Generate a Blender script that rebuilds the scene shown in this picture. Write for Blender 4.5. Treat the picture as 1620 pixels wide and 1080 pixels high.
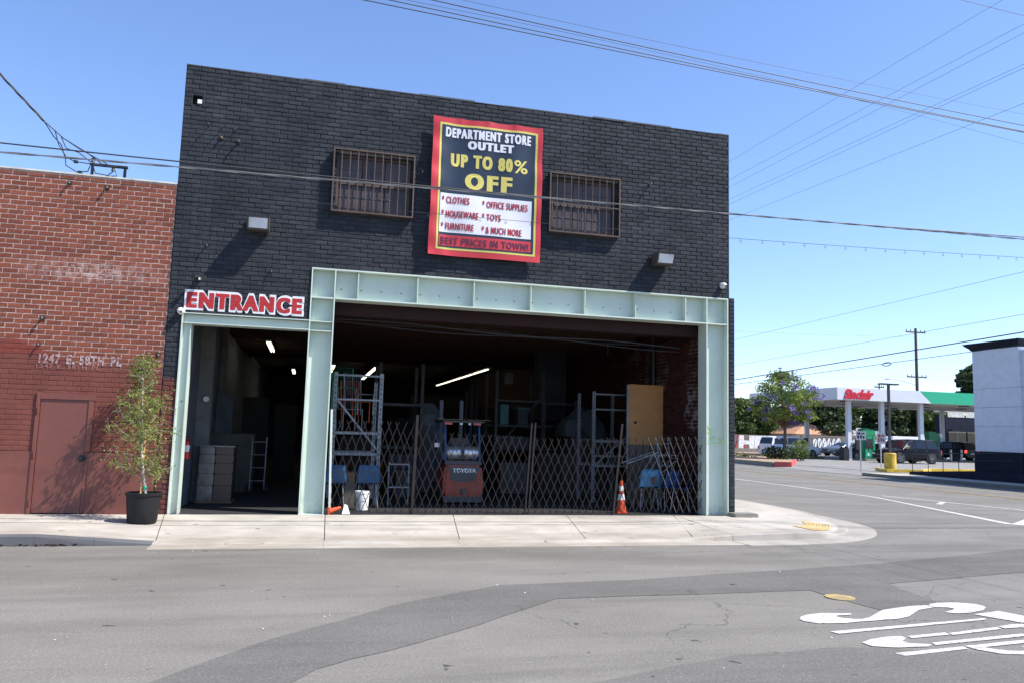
import bpy, bmesh, math, random
import numpy as np
from mathutils import Vector, Matrix, Euler
random.seed(7); RNG = np.random.default_rng(7)
PI = math.pi
for o in list(bpy.data.objects): bpy.data.objects.remove(o, do_unlink=True)
SC = bpy.context.scene
COL = SC.collection

# ---------------------------------------------------------------- camera, sky, sun, exposure
cam_d = bpy.data.cameras.new('camera'); cam = bpy.data.objects.new('camera', cam_d); COL.objects.link(cam)
_r = Vector((0.96836034, -0.24792289, 0.02850426)); _u = Vector((-0.05529928, -0.1017949, 0.99326723)); _f = Vector((0.2433521, 0.96341686, 0.1122841))
cam.matrix_world = Matrix(((_r.x, _u.x, -_f.x, 0), (_r.y, _u.y, -_f.y, -14.2056), (_r.z, _u.z, -_f.z, 1.62), (0, 0, 0, 1)))
cam_d.sensor_width = 36.0; cam_d.lens = 27.96; cam_d.clip_start = 0.1; cam_d.clip_end = 6000
SC.camera = cam
SUN = Vector((2.25, -1.15, 3.35)).normalized()
w = bpy.data.worlds.new('World'); SC.world = w; w.use_nodes = True
nt = w.node_tree; nt.nodes.clear()
sky = nt.nodes.new('ShaderNodeTexSky'); sky.sky_type = 'NISHITA'; sky.sun_disc = False
sky.sun_elevation = math.asin(SUN.z); sky.sun_rotation = math.atan2(SUN.x, SUN.y)
sky.air_density = 1.0; sky.dust_density = 0.25; sky.ozone_density = 3.5; sky.altitude = 30
bg = nt.nodes.new('ShaderNodeBackground'); bg.inputs['Strength'].default_value = 0.13
wo = nt.nodes.new('ShaderNodeOutputWorld')
tint = nt.nodes.new('ShaderNodeMix'); tint.data_type = 'RGBA'; tint.blend_type = 'MULTIPLY'; tint.inputs[0].default_value = 1; tint.inputs[7].default_value = (.95, .985, 1.13, 1)
nt.links.new(sky.outputs[0], tint.inputs[6]); nt.links.new(tint.outputs[2], bg.inputs[0]); nt.links.new(bg.outputs[0], wo.inputs[0])
sl = bpy.data.lights.new('sun', 'SUN'); sl.energy = 5.0; sl.angle = math.radians(0.53); sl.color = (1.0, 0.945, 0.87)
so = bpy.data.objects.new('sun', sl); COL.objects.link(so); so.location = (20, -20, 40)
so.rotation_euler = SUN.to_track_quat('Z', 'Y').to_euler()
SC.view_settings.view_transform = 'Standard'; SC.view_settings.look = 'None'
SC.view_settings.exposure = 0.78; SC.view_settings.gamma = 1.0; SC.view_settings.use_curve_mapping = False
SC.cycles.max_bounces = 6; SC.cycles.diffuse_bounces = 4; SC.cycles.glossy_bounces = 3; SC.cycles.transmission_bounces = 4
SC.cycles.caustics_reflective = False; SC.cycles.caustics_refractive = False

# ---------------------------------------------------------------- materials
def _mix(n, l, fac, a, b, blend='MIX'):
    m = n.new('ShaderNodeMix'); m.data_type = 'RGBA'; m.blend_type = blend
    for s, v in ((m.inputs[0], fac), (m.inputs[6], a), (m.inputs[7], b)):
        if isinstance(v, bpy.types.NodeSocket): l.new(v, s)
        elif isinstance(v, (int, float)): s.default_value = v
        else: s.default_value = (v[0], v[1], v[2], 1)
    return m.outputs[2]
def _math(n, l, op, a, b=0.0, c=None, clamp=False):
    m = n.new('ShaderNodeMath'); m.operation = op; m.use_clamp = clamp
    for i, v in enumerate((a, b) if c is None else (a, b, c)):
        if isinstance(v, bpy.types.NodeSocket): l.new(v, m.inputs[i])
        else: m.inputs[i].default_value = v
    return m.outputs[0]
def _noise(n, l, vec, scale, detail=4, rough=.55, sx=1, sy=1, sz=1):
    if (sx, sy, sz) != (1, 1, 1):
        mp = n.new('ShaderNodeMapping'); mp.inputs['Scale'].default_value = (sx, sy, sz); l.new(vec, mp.inputs[0]); vec = mp.outputs[0]
    t = n.new('ShaderNodeTexNoise'); t.inputs['Scale'].default_value = scale; t.inputs['Detail'].default_value = detail
    t.inputs['Roughness'].default_value = rough; l.new(vec, t.inputs['Vector']); return t.outputs['Fac']
def _ramp(n, l, fac, lo, hi):
    m = n.new('ShaderNodeMapRange'); m.clamp = True; m.interpolation_type = 'SMOOTHSTEP'
    m.inputs[1].default_value = lo; m.inputs[2].default_value = hi; l.new(fac, m.inputs[0]); return m.outputs[0]
class MatB:
    def __init__(s, name, rough=.8, metal=0.0, spec=.4):
        s.m = bpy.data.materials.new(name); s.m.use_nodes = True
        s.n = s.m.node_tree.nodes; s.l = s.m.node_tree.links
        s.p = s.n['Principled BSDF']; s.p.inputs['Roughness'].default_value = rough; s.p.inputs['Metallic'].default_value = metal
        s.p.inputs['Specular IOR Level'].default_value = spec
        g = s.n.new('ShaderNodeNewGeometry'); s.pos = g.outputs['Position']; s.isl = g.outputs['Random Per Island']
        oi = s.n.new('ShaderNodeObjectInfo'); s.oir = oi.outputs['Random']
    def noise(s, *a, **k): return _noise(s.n, s.l, s.pos, *a, **k)
    def ramp(s, f, a, b): return _ramp(s.n, s.l, f, a, b)
    def mix(s, f, a, b, blend='MIX'): return _mix(s.n, s.l, f, a, b, blend)
    def math(s, op, a, b=0.0, clamp=False): return _math(s.n, s.l, op, a, b, clamp=clamp)
    def rnd(s):
        return s.math('FRACT', s.math('ADD', s.isl, s.math('MULTIPLY', s.oir, 7.31)))
    def xyz(s):
        x = s.n.new('ShaderNodeSeparateXYZ'); s.l.new(s.pos, x.inputs[0]); return x.outputs
    def color(s, c):
        if isinstance(c, bpy.types.NodeSocket): s.l.new(c, s.p.inputs['Base Color'])
        else: s.p.inputs['Base Color'].default_value = (*c, 1)
        return s
    def bump(s, h, strength=.3, dist=.01):
        b = s.n.new('ShaderNodeBump'); b.inputs['Strength'].default_value = strength; b.inputs['Distance'].default_value = dist
        s.l.new(h, b.inputs['Height']); s.l.new(b.outputs[0], s.p.inputs['Normal']); return s
def mat(name, col, rough=.8, metal=0.0, var=.18, scale=3.0, bump=.15, bscale=60, spec=.4, rnd=0.0, dirt=None, dscale=1.5, dlo=.55, dhi=.75):
    b = MatB(name, rough, metal, spec)
    lo = tuple(c*(1-var) for c in col); hi = tuple(min(1, c*(1+var)) for c in col)
    c = b.mix(b.ramp(b.noise(scale, detail=5), .3, .7), lo, hi)
    if rnd: c = b.mix(b.math('MULTIPLY', b.rnd(), rnd), c, tuple(x*.45 for x in col))
    if dirt: c = b.mix(b.math('MULTIPLY', b.ramp(b.noise(dscale, detail=6, rough=.65), dlo, dhi), .8), c, dirt)
    b.color(c)
    if bump: b.bump(b.noise(bscale, detail=3), bump, .004)
    return b.m
def emis(name, col, st):
    m = bpy.data.materials.new(name); m.use_nodes = True; p = m.node_tree.nodes['Principled BSDF']
    p.inputs['Base Color'].default_value = (*col, 1); p.inputs['Emission Color'].default_value = (*col, 1); p.inputs['Emission Strength'].default_value = st
    return m
def leafmat(name, col, col2, rough=.6, trans=.35):
    b = MatB(name, rough, 0, .3)
    c = b.mix(b.isl, col, col2); c = b.mix(b.ramp(b.noise(1.2), .35, .65), c, tuple(x*.7 for x in col))
    b.color(c)
    t = b.n.new('ShaderNodeBsdfTranslucent'); b.l.new(c, t.inputs[0]); mx = b.n.new('ShaderNodeMixShader'); mx.inputs[0].default_value = trans
    b.l.new(b.p.outputs[0], mx.inputs[1]); b.l.new(t.outputs[0], mx.inputs[2]); b.l.new(mx.outputs[0], b.n['Material Output'].inputs[0])
    return b.m

M = {}
def asphalt(name, col, spk=.35):
    b = MatB(name, .9, 0, .15)
    big = b.noise(.5, detail=6, rough=.6); stre = b.noise(1.0, detail=5, rough=.65, sx=.25, sy=2.2)
    c = b.mix(b.ramp(big, .3, .7), tuple(x*.84 for x in col), tuple(x*1.1 for x in col))
    c = b.mix(b.math('MULTIPLY', b.ramp(stre, .45, .72), .55), c, tuple(x*.6 for x in col))
    c = b.mix(b.math('MULTIPLY', b.ramp(b.noise(230, detail=2), .5, .72), spk), c, tuple(min(1, x*2.6) for x in col))
    c = b.mix(b.math('MULTIPLY', b.ramp(b.noise(110, detail=2), .45, .7), .45), c, tuple(x*.45 for x in col))
    c = b.mix(b.math('MULTIPLY', b.ramp(b.noise(38, detail=3, rough=.7), .42, .68), .36), c, tuple(x*.55 for x in col))
    c = b.mix(b.math('MULTIPLY', b.ramp(b.noise(55, detail=2), .56, .70), .5), c, tuple(min(1, x*2.0) for x in col))
    x_, y_, z_ = b.xyz(); band = b.math('MULTIPLY', b.ramp(y_, -5.2, -4.1), b.math('SUBTRACT', 1.0, b.ramp(y_, -3.2, -2.9)))
    c = b.mix(b.math('MULTIPLY', b.math('MULTIPLY', band, b.ramp(b.noise(.7, detail=6, rough=.7, sx=.35, sy=1.6), .36, .62)), .42), c, tuple(x*.5 for x in col))
    c = b.mix(b.math('MULTIPLY', b.ramp(b.noise(.9, detail=6, rough=.65, sx=.3, sy=1.3), .46, .68), .38), c, tuple(x*.62 for x in col))
    c = b.mix(b.ramp(b.noise(4.6, detail=2), .70, .73), c, tuple(x*.4 for x in col))
    vo = b.n.new('ShaderNodeTexVoronoi'); vo.feature = 'DISTANCE_TO_EDGE'; vo.inputs['Scale'].default_value = .33
    nz = b.n.new('ShaderNodeTexNoise'); nz.inputs['Scale'].default_value = 1.3; nz.inputs['Detail'].default_value = 6; b.l.new(b.pos, nz.inputs['Vector'])
    ad = b.n.new('ShaderNodeVectorMath'); ad.operation = 'ADD'; b.l.new(b.pos, ad.inputs[0]); b.l.new(nz.outputs['Color'], ad.inputs[1]); b.l.new(ad.outputs[0], vo.inputs['Vector'])
    crack = b.math('MULTIPLY', b.math('SUBTRACT', 1.0, b.ramp(vo.outputs['Distance'], 0, .004)), b.ramp(b.noise(.35, detail=2), .52, .62))
    c = b.mix(b.math('MULTIPLY', crack, .7), c, tuple(x*.3 for x in col))
    b.color(c); b.bump(b.noise(170, detail=3), .5, .006); return b.m
M['asphalt'] = asphalt('asphalt', (.178, .170, .153), .6)
M['asphalt_dark'] = asphalt('asphalt_trench', (.134, .129, .120), .4)
M['asphalt_mid'] = asphalt('asphalt_resurfaced', (.146, .139, .128), .45)
def concrete(name, col, st=.5, stain=(.22, .19, .16)):
    b = MatB(name, .85, 0, .3)
    c = b.mix(b.ramp(b.noise(1.3, detail=7, rough=.65), .3, .72), tuple(x*.78 for x in col), tuple(min(1, x*1.1) for x in col))
    c = b.mix(b.math('MULTIPLY', b.ramp(b.noise(.8, detail=6, rough=.7, sx=.3, sy=1.6), .52, .75), st), c, stain)
    c = b.mix(b.math('MULTIPLY', b.ramp(b.noise(90, detail=2), .55, .75), .35), c, tuple(x*.6 for x in col))
    c = b.mix(b.ramp(b.noise(5.5, detail=1), .735, .76), c, tuple(x*.35 for x in col))
    c = b.mix(b.math('MULTIPLY', b.oir, .22), c, tuple(x*.72 for x in col))
    if name == 'sidewalk_concrete':
        x_, y_, z_ = b.xyz(); edge = b.math('SUBTRACT', 1.0, b.ramp(y_, -2.45, -1.75)); nx_ = b.math('LESS_THAN', x_, 11.5)
        c = b.mix(b.math('MULTIPLY', b.math('MULTIPLY', edge, nx_), b.math('MULTIPLY', b.ramp(b.noise(.9, detail=6, rough=.7, sx=.5, sy=2), .32, .6), .55)), c, (.20, .165, .125))
        c = b.mix(b.math('MULTIPLY', b.ramp(b.noise(1.1, detail=7, rough=.75, sx=.25, sy=2.2), .55, .66), .4), c, (.17, .155, .135))
    b.color(c); b.bump(b.noise(120, detail=3), .25, .004); return b.m
M['sidewalk'] = concrete('sidewalk_concrete', (.42, .39, .34), .6)
M['kerb'] = concrete('kerb_concrete', (.24, .23, .205), .8)
M['kerb_corner'] = concrete('corner_kerb', (.33, .31, .275), .75)
M['kerb_dark'] = concrete('stained_kerb', (.11, .112, .118), .8, (.05, .05, .05))
M['lot'] = concrete('lot_concrete', (.235, .23, .22), .4)
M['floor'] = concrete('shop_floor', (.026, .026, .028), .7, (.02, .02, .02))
M['road_white'] = mat('road_paint_white', (.52, .52, .505), .7, var=.1, dirt=(.20, .20, .195), dscale=22, dlo=.49, dhi=.64)
M['road_yellow'] = mat('road_paint_yellow', (.36, .25, .10), .7, var=.2, dirt=(.13, .13, .13), dscale=6, dlo=.45, dhi=.6)
M['tactile'] = mat('tactile_yellow', (.50, .37, .17), .8, dirt=(.36, .29, .20), dscale=4)
# painted black brick
def brickmat(name, col, rough=.62, rnd=.35, spec=.35, fine=.3, stain=False, painted=False):
    b = MatB(name, rough, 0, spec)
    c = b.mix(b.rnd(), tuple(x*(1-rnd) for x in col), tuple(x*(1+rnd) for x in col))
    if painted:
        x, y, z = b.xyz()
        c = b.mix(b.math('MULTIPLY', b.ramp(b.noise(.8, detail=6, rough=.7), .42, .62), .45), c, tuple(v*.5 for v in col))
        c = b.mix(b.math('MULTIPLY', b.ramp(b.noise(1.0, detail=6, rough=.7, sx=3.0, sz=.35), .5, .68), .30), c, tuple(v*1.6+.006 for v in col))
        c = b.mix(b.math('MULTIPLY', b.ramp(b.noise(12, detail=5, rough=.8), .62, .72), .5), c, (.10, .105, .115))
        c = b.mix(b.ramp(b.noise(16, detail=4), .715, .73), c, (.22, .20, .18))
        lowz = b.math('SUBTRACT', 1.0, b.ramp(b.math('ADD', z, b.math('MULTIPLY', b.noise(3), .3)), 2.45, 2.52)); lowx = b.math('LESS_THAN', x, 0.0)
        c = b.mix(b.math('MULTIPLY', lowz, lowx), c, (.155, .052, .042))
    if stain: c = b.mix(b.math('MULTIPLY', _stain(b, .5, .6), .55), c, (.30, .27, .26))
    c = b.mix(b.math('MULTIPLY', b.ramp(b.noise(1.1, detail=5), .4, .75), .35), c, tuple(x*.62+.008 for x in col))
    c = b.mix(b.math('MULTIPLY', b.ramp(b.noise(70, detail=4), .55, .8), fine), c, tuple(x*1.9+.02 for x in col))
    b.color(c); b.bump(b.noise(55, detail=5, rough=.65), .55, .008); return b.m
M['black_brick'] = brickmat('black_painted_brick', (.037, .041, .048), .7, .25, .12, painted=True)
M['black_mortar'] = mat('black_painted_mortar', (.034, .038, .047), .8, spec=.1, bump=.3)
def zonebrick(name, raw, paint, mortar=False):
    b = MatB(name, .85, 0, .25); x, y, z = b.xyz()
    r = raw
    if not mortar:
        r = b.mix(b.rnd(), tuple(v*.74 for v in raw), tuple(v*1.18 for v in raw))
        r = b.mix(b.math('MULTIPLY', b.ramp(b.noise(45, detail=5), .5, .8), .4), r, (.62, .36, .28))
        r = b.mix(b.math('MULTIPLY', b.ramp(b.noise(30, detail=3), .55, .75), .5), r, tuple(v*.4 for v in raw))
    else:
        r = b.mix(b.ramp(b.noise(20, detail=4), .3, .7), tuple(v*.7 for v in raw), tuple(v*1.15 for v in raw))
    # pale lime bloom in one band of the wall
    blz = b.math('SUBTRACT', 1.0, b.math('MULTIPLY', b.math('ABSOLUTE', b.math('SUBTRACT', z, 4.02)), 4.5), clamp=True)
    blx = b.math('SUBTRACT', 1.0, b.math('MULTIPLY', b.math('ABSOLUTE', b.math('SUBTRACT', x, -3.55)), .8), clamp=True)
    bl = b.math('MULTIPLY', b.math('MULTIPLY', blz, blx), b.ramp(b.noise(9, detail=6, rough=.7), .4, .62))
    r = b.mix(b.math('MULTIPLY', bl, .75), r, (.62, .50, .46))
    p = b.mix(b.ramp(b.noise(2.0, detail=5), .3, .7), tuple(v*.85 for v in paint), tuple(v*1.12 for v in paint))
    if not mortar: p = b.mix(b.math('MULTIPLY', b.rnd(), .3), p, tuple(v*.7 for v in paint))
    # fresher red paint band over the address
    band = b.math('MULTIPLY', b.ramp(z, 2.62, 2.66), b.ramp(b.noise(.9, detail=3), .42, .5))
    p = b.mix(b.math('MULTIPLY', band, .7), p, (paint[0]*1.15, paint[1]*.72, paint[2]*.65))
    edge = b.math('ADD', b.math('ADD', z, b.math('MULTIPLY', b.math('SUBTRACT', b.noise(1.7, detail=4), .5), .35)), b.math('MULTIPLY', b.ramp(x, -4.9, -3.2), .42))
    c = b.mix(b.ramp(edge, 2.83, 2.93), p, r)
    # black overspray by the corner
    ov = b.math('ADD', x, b.math('MULTIPLY', b.math('SUBTRACT', b.noise(8, detail=3), .5), .12))
    c = b.mix(b.math('MULTIPLY', b.math('MULTIPLY', b.ramp(ov, -2.40, -2.375), b.ramp(z, 2.35, 2.5)), .92), c, (.045, .05, .065))
    b.color(c); b.bump(b.noise(60, detail=5, rough=.7), .6, .008); return b.m
M['red_brick'] = zonebrick('red_brick', (.200, .057, .033), (.178, .058, .044))
M['red_mortar'] = zonebrick('pale_mortar', (.48, .365, .31), (.145, .050, .039), True)
M['red_paint'] = mat('dark_red_paint', (.175, .060, .045), .55, var=.12, scale=1.6, bump=.35, bscale=25, dirt=(.135, .05, .042), dscale=1.2)
M['red_door'] = mat('red_door_paint', (.180, .064, .050), .42, var=.1, scale=1.2, bump=.12, bscale=8, dirt=(.15, .054, .045), dscale=1.5)
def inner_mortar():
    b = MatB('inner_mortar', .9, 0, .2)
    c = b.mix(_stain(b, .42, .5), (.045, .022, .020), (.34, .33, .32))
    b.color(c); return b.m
def _stain(b, lo=.46, hi=.56):
    x, y, z = b.xyz(); tot = None
    for yc, zc, ry, rz, k in ((.75, 2.95, .35, .95, 1.0), (.80, 2.05, .40, .33, 1.0), (2.6, 3.1, .7, .7, .55), (3.8, 2.9, .5, .9, .4)):
        a = b.math('DIVIDE', b.math('SUBTRACT', y, yc), ry); c_ = b.math('DIVIDE', b.math('SUBTRACT', z, zc), rz)
        d = b.math('SUBTRACT', 1.0, b.math('ADD', b.math('MULTIPLY', a, a), b.math('MULTIPLY', c_, c_)), clamp=True)
        d = b.math('MULTIPLY', b.ramp(d, 0, .25), k); tot = d if tot is None else b.math('MAXIMUM', tot, d)
    return b.math('MULTIPLY', tot, b.ramp(b.noise(3.2, detail=5, rough=.7), lo, hi))
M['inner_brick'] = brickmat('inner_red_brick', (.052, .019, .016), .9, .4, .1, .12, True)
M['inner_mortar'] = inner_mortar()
def mintm():
    b = MatB('mint_steel_paint', .5, 0, .4); col = (.54, .62, .545); x, y, z = b.xyz()
    c = b.mix(b.ramp(b.noise(1.2, detail=5), .3, .7), tuple(v*.93 for v in col), tuple(v*1.04 for v in col))
    c = b.mix(b.math('MULTIPLY', b.ramp(b.noise(1.0, detail=6, rough=.7, sx=4, sz=.5), .52, .75), .35), c, (.44, .47, .40))
    low = b.math('MULTIPLY', b.math('SUBTRACT', 1.0, b.ramp(z, .12, .6)), .6)
    c = b.mix(b.math('MULTIPLY', low, b.ramp(b.noise(9, detail=6, rough=.75), .42, .62)), c, (.36, .38, .31))
    c = b.mix(b.ramp(b.noise(14, detail=5, rough=.7), .715, .74), c, (.26, .14, .08))
    c = b.mix(b.math('MULTIPLY', b.ramp(b.noise(3.5, detail=6, rough=.8, sx=.6), .63, .70), .4), c, (.36, .33, .27))
    b.color(c); b.bump(b.noise(18, detail=4), .18, .004); return b.m
M['mint'] = mintm()
M['mint_old'] = mat('mint_steel_paint', (.60, .665, .60), .5, var=.05, scale=1.2, bump=.08, bscale=15, dirt=(.48, .54, .48), dscale=2.2, dlo=.58, dhi=.8)
M['hole'] = mat('dark_bolt', (.03, .03, .03), .7)
M['cage'] = mat('rusty_brown_bars', (.095, .068, .058), .6, metal=.2, dirt=(.14, .06, .035), dscale=12)
M['pane'] = mat('dusty_window', (.075, .056, .056), .35, var=.25, scale=2.5, spec=.35, dirt=(.022, .025, .038), dscale=2.4)
M['mull'] = mat('window_bars_blue', (.07, .08, .11), .6)
M['coping'] = mat('pale_coping', (.62, .58, .50), .8, dirt=(.3, .25, .2), dscale=5)
M['dark_coping'] = mat('dark_coping', (.06, .065, .075), .7)
M['inner_wall'] = mat('painted_block_grey', (.11, .12, .135), .8, dirt=(.09, .09, .09), dscale=1.4)
M['pil'] = mat('painted_pilaster', (.14, .14, .13), .8, dirt=(.11, .10, .09), dscale=2)
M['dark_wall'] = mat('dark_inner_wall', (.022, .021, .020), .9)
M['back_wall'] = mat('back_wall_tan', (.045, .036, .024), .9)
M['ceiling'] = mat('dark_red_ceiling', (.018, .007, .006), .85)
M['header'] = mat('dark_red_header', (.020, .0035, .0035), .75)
M['joist'] = mat('old_timber_joist', (.045, .022, .012), .85)
M['black'] = mat('black_metal', (.02, .02, .022), .45, spec=.5)
M['grey_metal'] = mat('grey_metal', (.30, .31, .33), .45, metal=.5)
M['galv'] = mat('galvanised_post', (.46, .47, .48), .45, metal=.6)
M['rack'] = mat('pale_grey_rack', (.26, .275, .30), .5, metal=.1, dirt=(.2, .2, .22), dscale=8)
M['rack_mid'] = mat('worn_grey_rack', (.13, .14, .155), .55)
M['rack_dark'] = mat('dim_grey_rack', (.032, .035, .040), .55)
M['gate'] = mat('brown_gate_steel', (.026, .020, .018), .40, metal=.3, dirt=(.05, .03, .02), dscale=9)
M['gate_sunlit'] = mat('gate_steel_sunlit_tone', (.15, .14, .13), .4, metal=.4, dirt=(.07, .05, .04), dscale=9)  # paler copy of the gate steel, sun glare put into its colour
M['gatepost'] = mat('gate_post_steel', (.034, .026, .023), .45, metal=.4)
M['blue_plastic'] = mat('blue_plastic', (.022, .085, .19), .4, bump=0)
M['blue_dark'] = mat('deep_blue_plastic', (.018, .06, .18), .4, bump=0)
M['blue_light'] = mat('light_blue_plastic', (.08, .27, .45), .4, bump=0)
M['orange'] = mat('safety_orange', (.55, .07, .02), .5)
M['white_plastic'] = mat('white_plastic', (.72, .72, .70), .45, bump=0, dirt=(.4, .4, .38), dscale=8)
M['white_paint'] = mat('white_paint', (.74, .75, .76), .6, var=.05)
M['fork_red'] = mat('forklift_orange_red', (.34, .035, .018), .4, bump=0, spec=.6)
M['fork_dark'] = mat('forklift_dark_grey', (.03, .04, .06), .4, bump=0, spec=.6)
M['tank'] = mat('lpg_tank_silver', (.62, .63, .66), .28, metal=.7, bump=0)
M['tan'] = mat('tan_hardboard', (.48, .235, .085), .65, var=.08, bump=.05)
M['board_grey'] = mat('beige_board', (.09, .083, .07), .7)
M['cardboard'] = mat('cardboard', (.15, .095, .055), .85)
M['tarp'] = mat('grey_tarp', (.05, .055, .065), .6, bump=.3, bscale=8)
M['teal'] = mat('teal_plastic', (.015, .11, .13), .5)
M['wrap'] = mat('stretch_wrap', (.11, .107, .117), .2, var=.35, scale=7, bump=.8, bscale=14, spec=.9)
M['brown_box'] = mat('brown_goods', (.05, .024, .02), .35, spec=.6)
M['machine'] = mat('machine_grey', (.036, .043, .054), .6)
M['ext_red'] = mat('extinguisher_red', (.50, .02, .02), .3, bump=0, spec=.6)
M['banner_red'] = mat('banner_red', (.50, .032, .040), .38, var=.06, bump=.05, spec=.5)
M['banner_yellow'] = mat('banner_yellow', (.58, .50, .12), .4, var=.05, bump=0, spec=.5)
M['banner_navy'] = mat('banner_navy', (.014, .024, .044), .35, var=.08, bump=0, spec=.5)
M['banner_white'] = mat('banner_white', (.66, .66, .70), .4, var=.04, bump=0, spec=.5)
M['banner_maroon'] = mat('banner_maroon_print', (.12, .02, .05), .4, bump=0)
M['print_red'] = mat('banner_print_red', (.34, .018, .030), .4, bump=0)
def signmat(name, col, courses=True):
    b = MatB(name, .6, 0, .35); x, y, z = b.xyz()
    f = b.math('FRACT', b.math('DIVIDE', b.math('SUBTRACT', z, .12-.006), .0805))
    j = b.math('LESS_THAN', f, .13)
    c = b.mix(b.ramp(b.noise(5), .3, .7), tuple(v*.9 for v in col), tuple(min(1, v*1.05) for v in col))
    c = b.mix(b.math('MULTIPLY', j, .45), c, tuple(v*.55 for v in col))
    c = b.mix(b.math('MULTIPLY', b.ramp(b.noise(35, detail=4), .62, .7), .5), c, (.06, .06, .07))
    b.color(c); b.bump(b.math('ADD', b.math('MULTIPLY', j, -1.5), b.noise(50, detail=4)), .5, .006); return b.m
M['sign_red'] = signmat('painted_red_letters', (.42, .022, .024)); M['sign_white'] = signmat('painted_white_letters', (.78, .78, .80))
M['addr'] = mat('stencil_white', (.42, .33, .32), .8, dirt=(.24, .09, .08), dscale=14, dlo=.42, dhi=.56)
M['addr2'] = mat('faded_stencil', (.30, .15, .13), .8, dirt=(.22, .08, .07), dscale=16, dlo=.44, dhi=.58)
M['lime'] = mat('lime_spray_paint', (.36, .72, .10), .7, bump=0)
M['wire'] = mat('black_cable', (.03, .03, .032), .6, bump=0)
M['wire_pale'] = mat('weathered_cable', (.21, .20, .19), .55, bump=0)
M['lamp_body'] = mat('bronze_lamp_housing', (.10, .085, .075), .5, metal=.4)
M['lens'] = mat('frosted_lens', (.62, .64, .66), .2, spec=.7, bump=0)
M['tube'] = emis('fluorescent_tube', (1.0, .95, .74), 2.4)
M['pot'] = mat('black_pot', (.014, .014, .015), .6, bump=.2, spec=.25, dirt=(.05, .045, .04), dscale=4)
M['soil'] = mat('soil', (.06, .04, .03), .95, bump=.6)
M['bark_pale'] = mat('pale_bark', (.46, .40, .33), .85, dirt=(.25, .18, .14), dscale=20)
M['stake'] = mat('bamboo_stake', (.55, .28, .11), .7)
M['leaf_pot'] = leafmat('olive_leaf', (.16, .205, .04), (.33, .36, .085), trans=.3)
M['leaf_jac'] = leafmat('jacaranda_leaf', (.15, .21, .05), (.34, .42, .10), trans=.45)
M['leaf_dark'] = leafmat('dark_leaf', (.040, .064, .026), (.10, .14, .048), trans=.25)
M['leaf_mid'] = leafmat('mid_leaf', (.075, .115, .032), (.18, .24, .065), trans=.3)
M['blossom'] = leafmat('jacaranda_blossom', (.24, .19, .50), (.38, .30, .68), trans=.4)
M['dry'] = leafmat('dry_weeds', (.24, .20, .09), (.12, .17, .05), trans=.2)
M['bark'] = mat('brown_bark', (.12, .085, .065), .9, bump=.6)
M['stucco'] = mat('white_stucco', (.74, .76, .80), .9, var=.05, bump=.5, bscale=40)
M['navy'] = mat('navy_base_paint', (.014, .017, .032), .7, spec=.15)
M['canopy_white'] = mat('canopy_white', (.58, .60, .64), .5, var=.04, bump=0)
M['canopy_under'] = mat('canopy_underside', (.62, .60, .56), .7)
M['green_sign'] = mat('canopy_green', (.02, .36, .20), .45, var=.05, bump=0)
M['pump_green'] = mat('pump_green', (.01, .22, .09), .45, bump=0)
M['sign_print_red'] = mat('brand_red', (.55, .015, .03), .4, bump=0)
M['yellow'] = mat('safety_yellow', (.58, .40, .05), .6, dirt=(.35, .25, .08), dscale=5)
M['manhole'] = mat('worn_yellow_cover', (.46, .34, .12), .8, dirt=(.20, .17, .12), dscale=9, dlo=.42, dhi=.6)
M['kerb_red'] = mat('kerb_red_paint', (.55, .10, .09), .7)
M['dirt'] = mat('dry_dirt', (.30, .215, .135), .95, var=.25, bump=.5, bscale=20)
M['graf_wall'] = mat('grey_brown_block', (.20, .15, .135), .9)
M['graf_white'] = mat('spray_white', (.72, .72, .72), .7, bump=0)
M['graf_black'] = mat('spray_black', (.03, .03, .03), .7, bump=0)
M['graf_red'] = mat('spray_red', (.40, .06, .04), .7, bump=0)
M['roof_tile'] = mat('terracotta_roof', (.42, .22, .13), .85)
M['roof_grey'] = mat('grey_shingle', (.26, .26, .27), .9)
M['house_wall'] = mat('pale_house_wall', (.55, .53, .48), .9)
def paintm(name, col): return mat(name, col, .25, metal=0, var=.04, bump=0, spec=.12)
M['car_black'] = paintm('car_paint_black', (.006, .006, .009)); M['car_white'] = paintm('car_paint_white', (.62, .66, .72))
M['car_grey'] = paintm('car_paint_grey_blue', (.09, .11, .17)); M['car_dark'] = paintm('car_paint_charcoal', (.014, .016, .022))
M['glass'] = mat('tinted_glass', (.010, .014, .02), .08, var=.05, bump=0, spec=.45)
M['tyre'] = mat('tyre_rubber', (.018, .018, .018), .85); M['rim'] = mat('alloy_rim', (.16, .165, .175), .3, metal=.8, bump=0)
M['taillight'] = mat('tail_light_red', (.42, .02, .02), .25, bump=0, spec=.7); M['headlight'] = mat('headlight_glass', (.62, .60, .56), .12, bump=0, spec=.9)
M['tail_lit'] = emis('lit_tail_light', (1.0, .05, .03), 1.6)
M['wood_pole'] = mat('creosoted_pole', (.10, .075, .065), .9, bump=.4)
M['pole_dark'] = mat('dark_lamp_post', (.035, .035, .045), .5)

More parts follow.
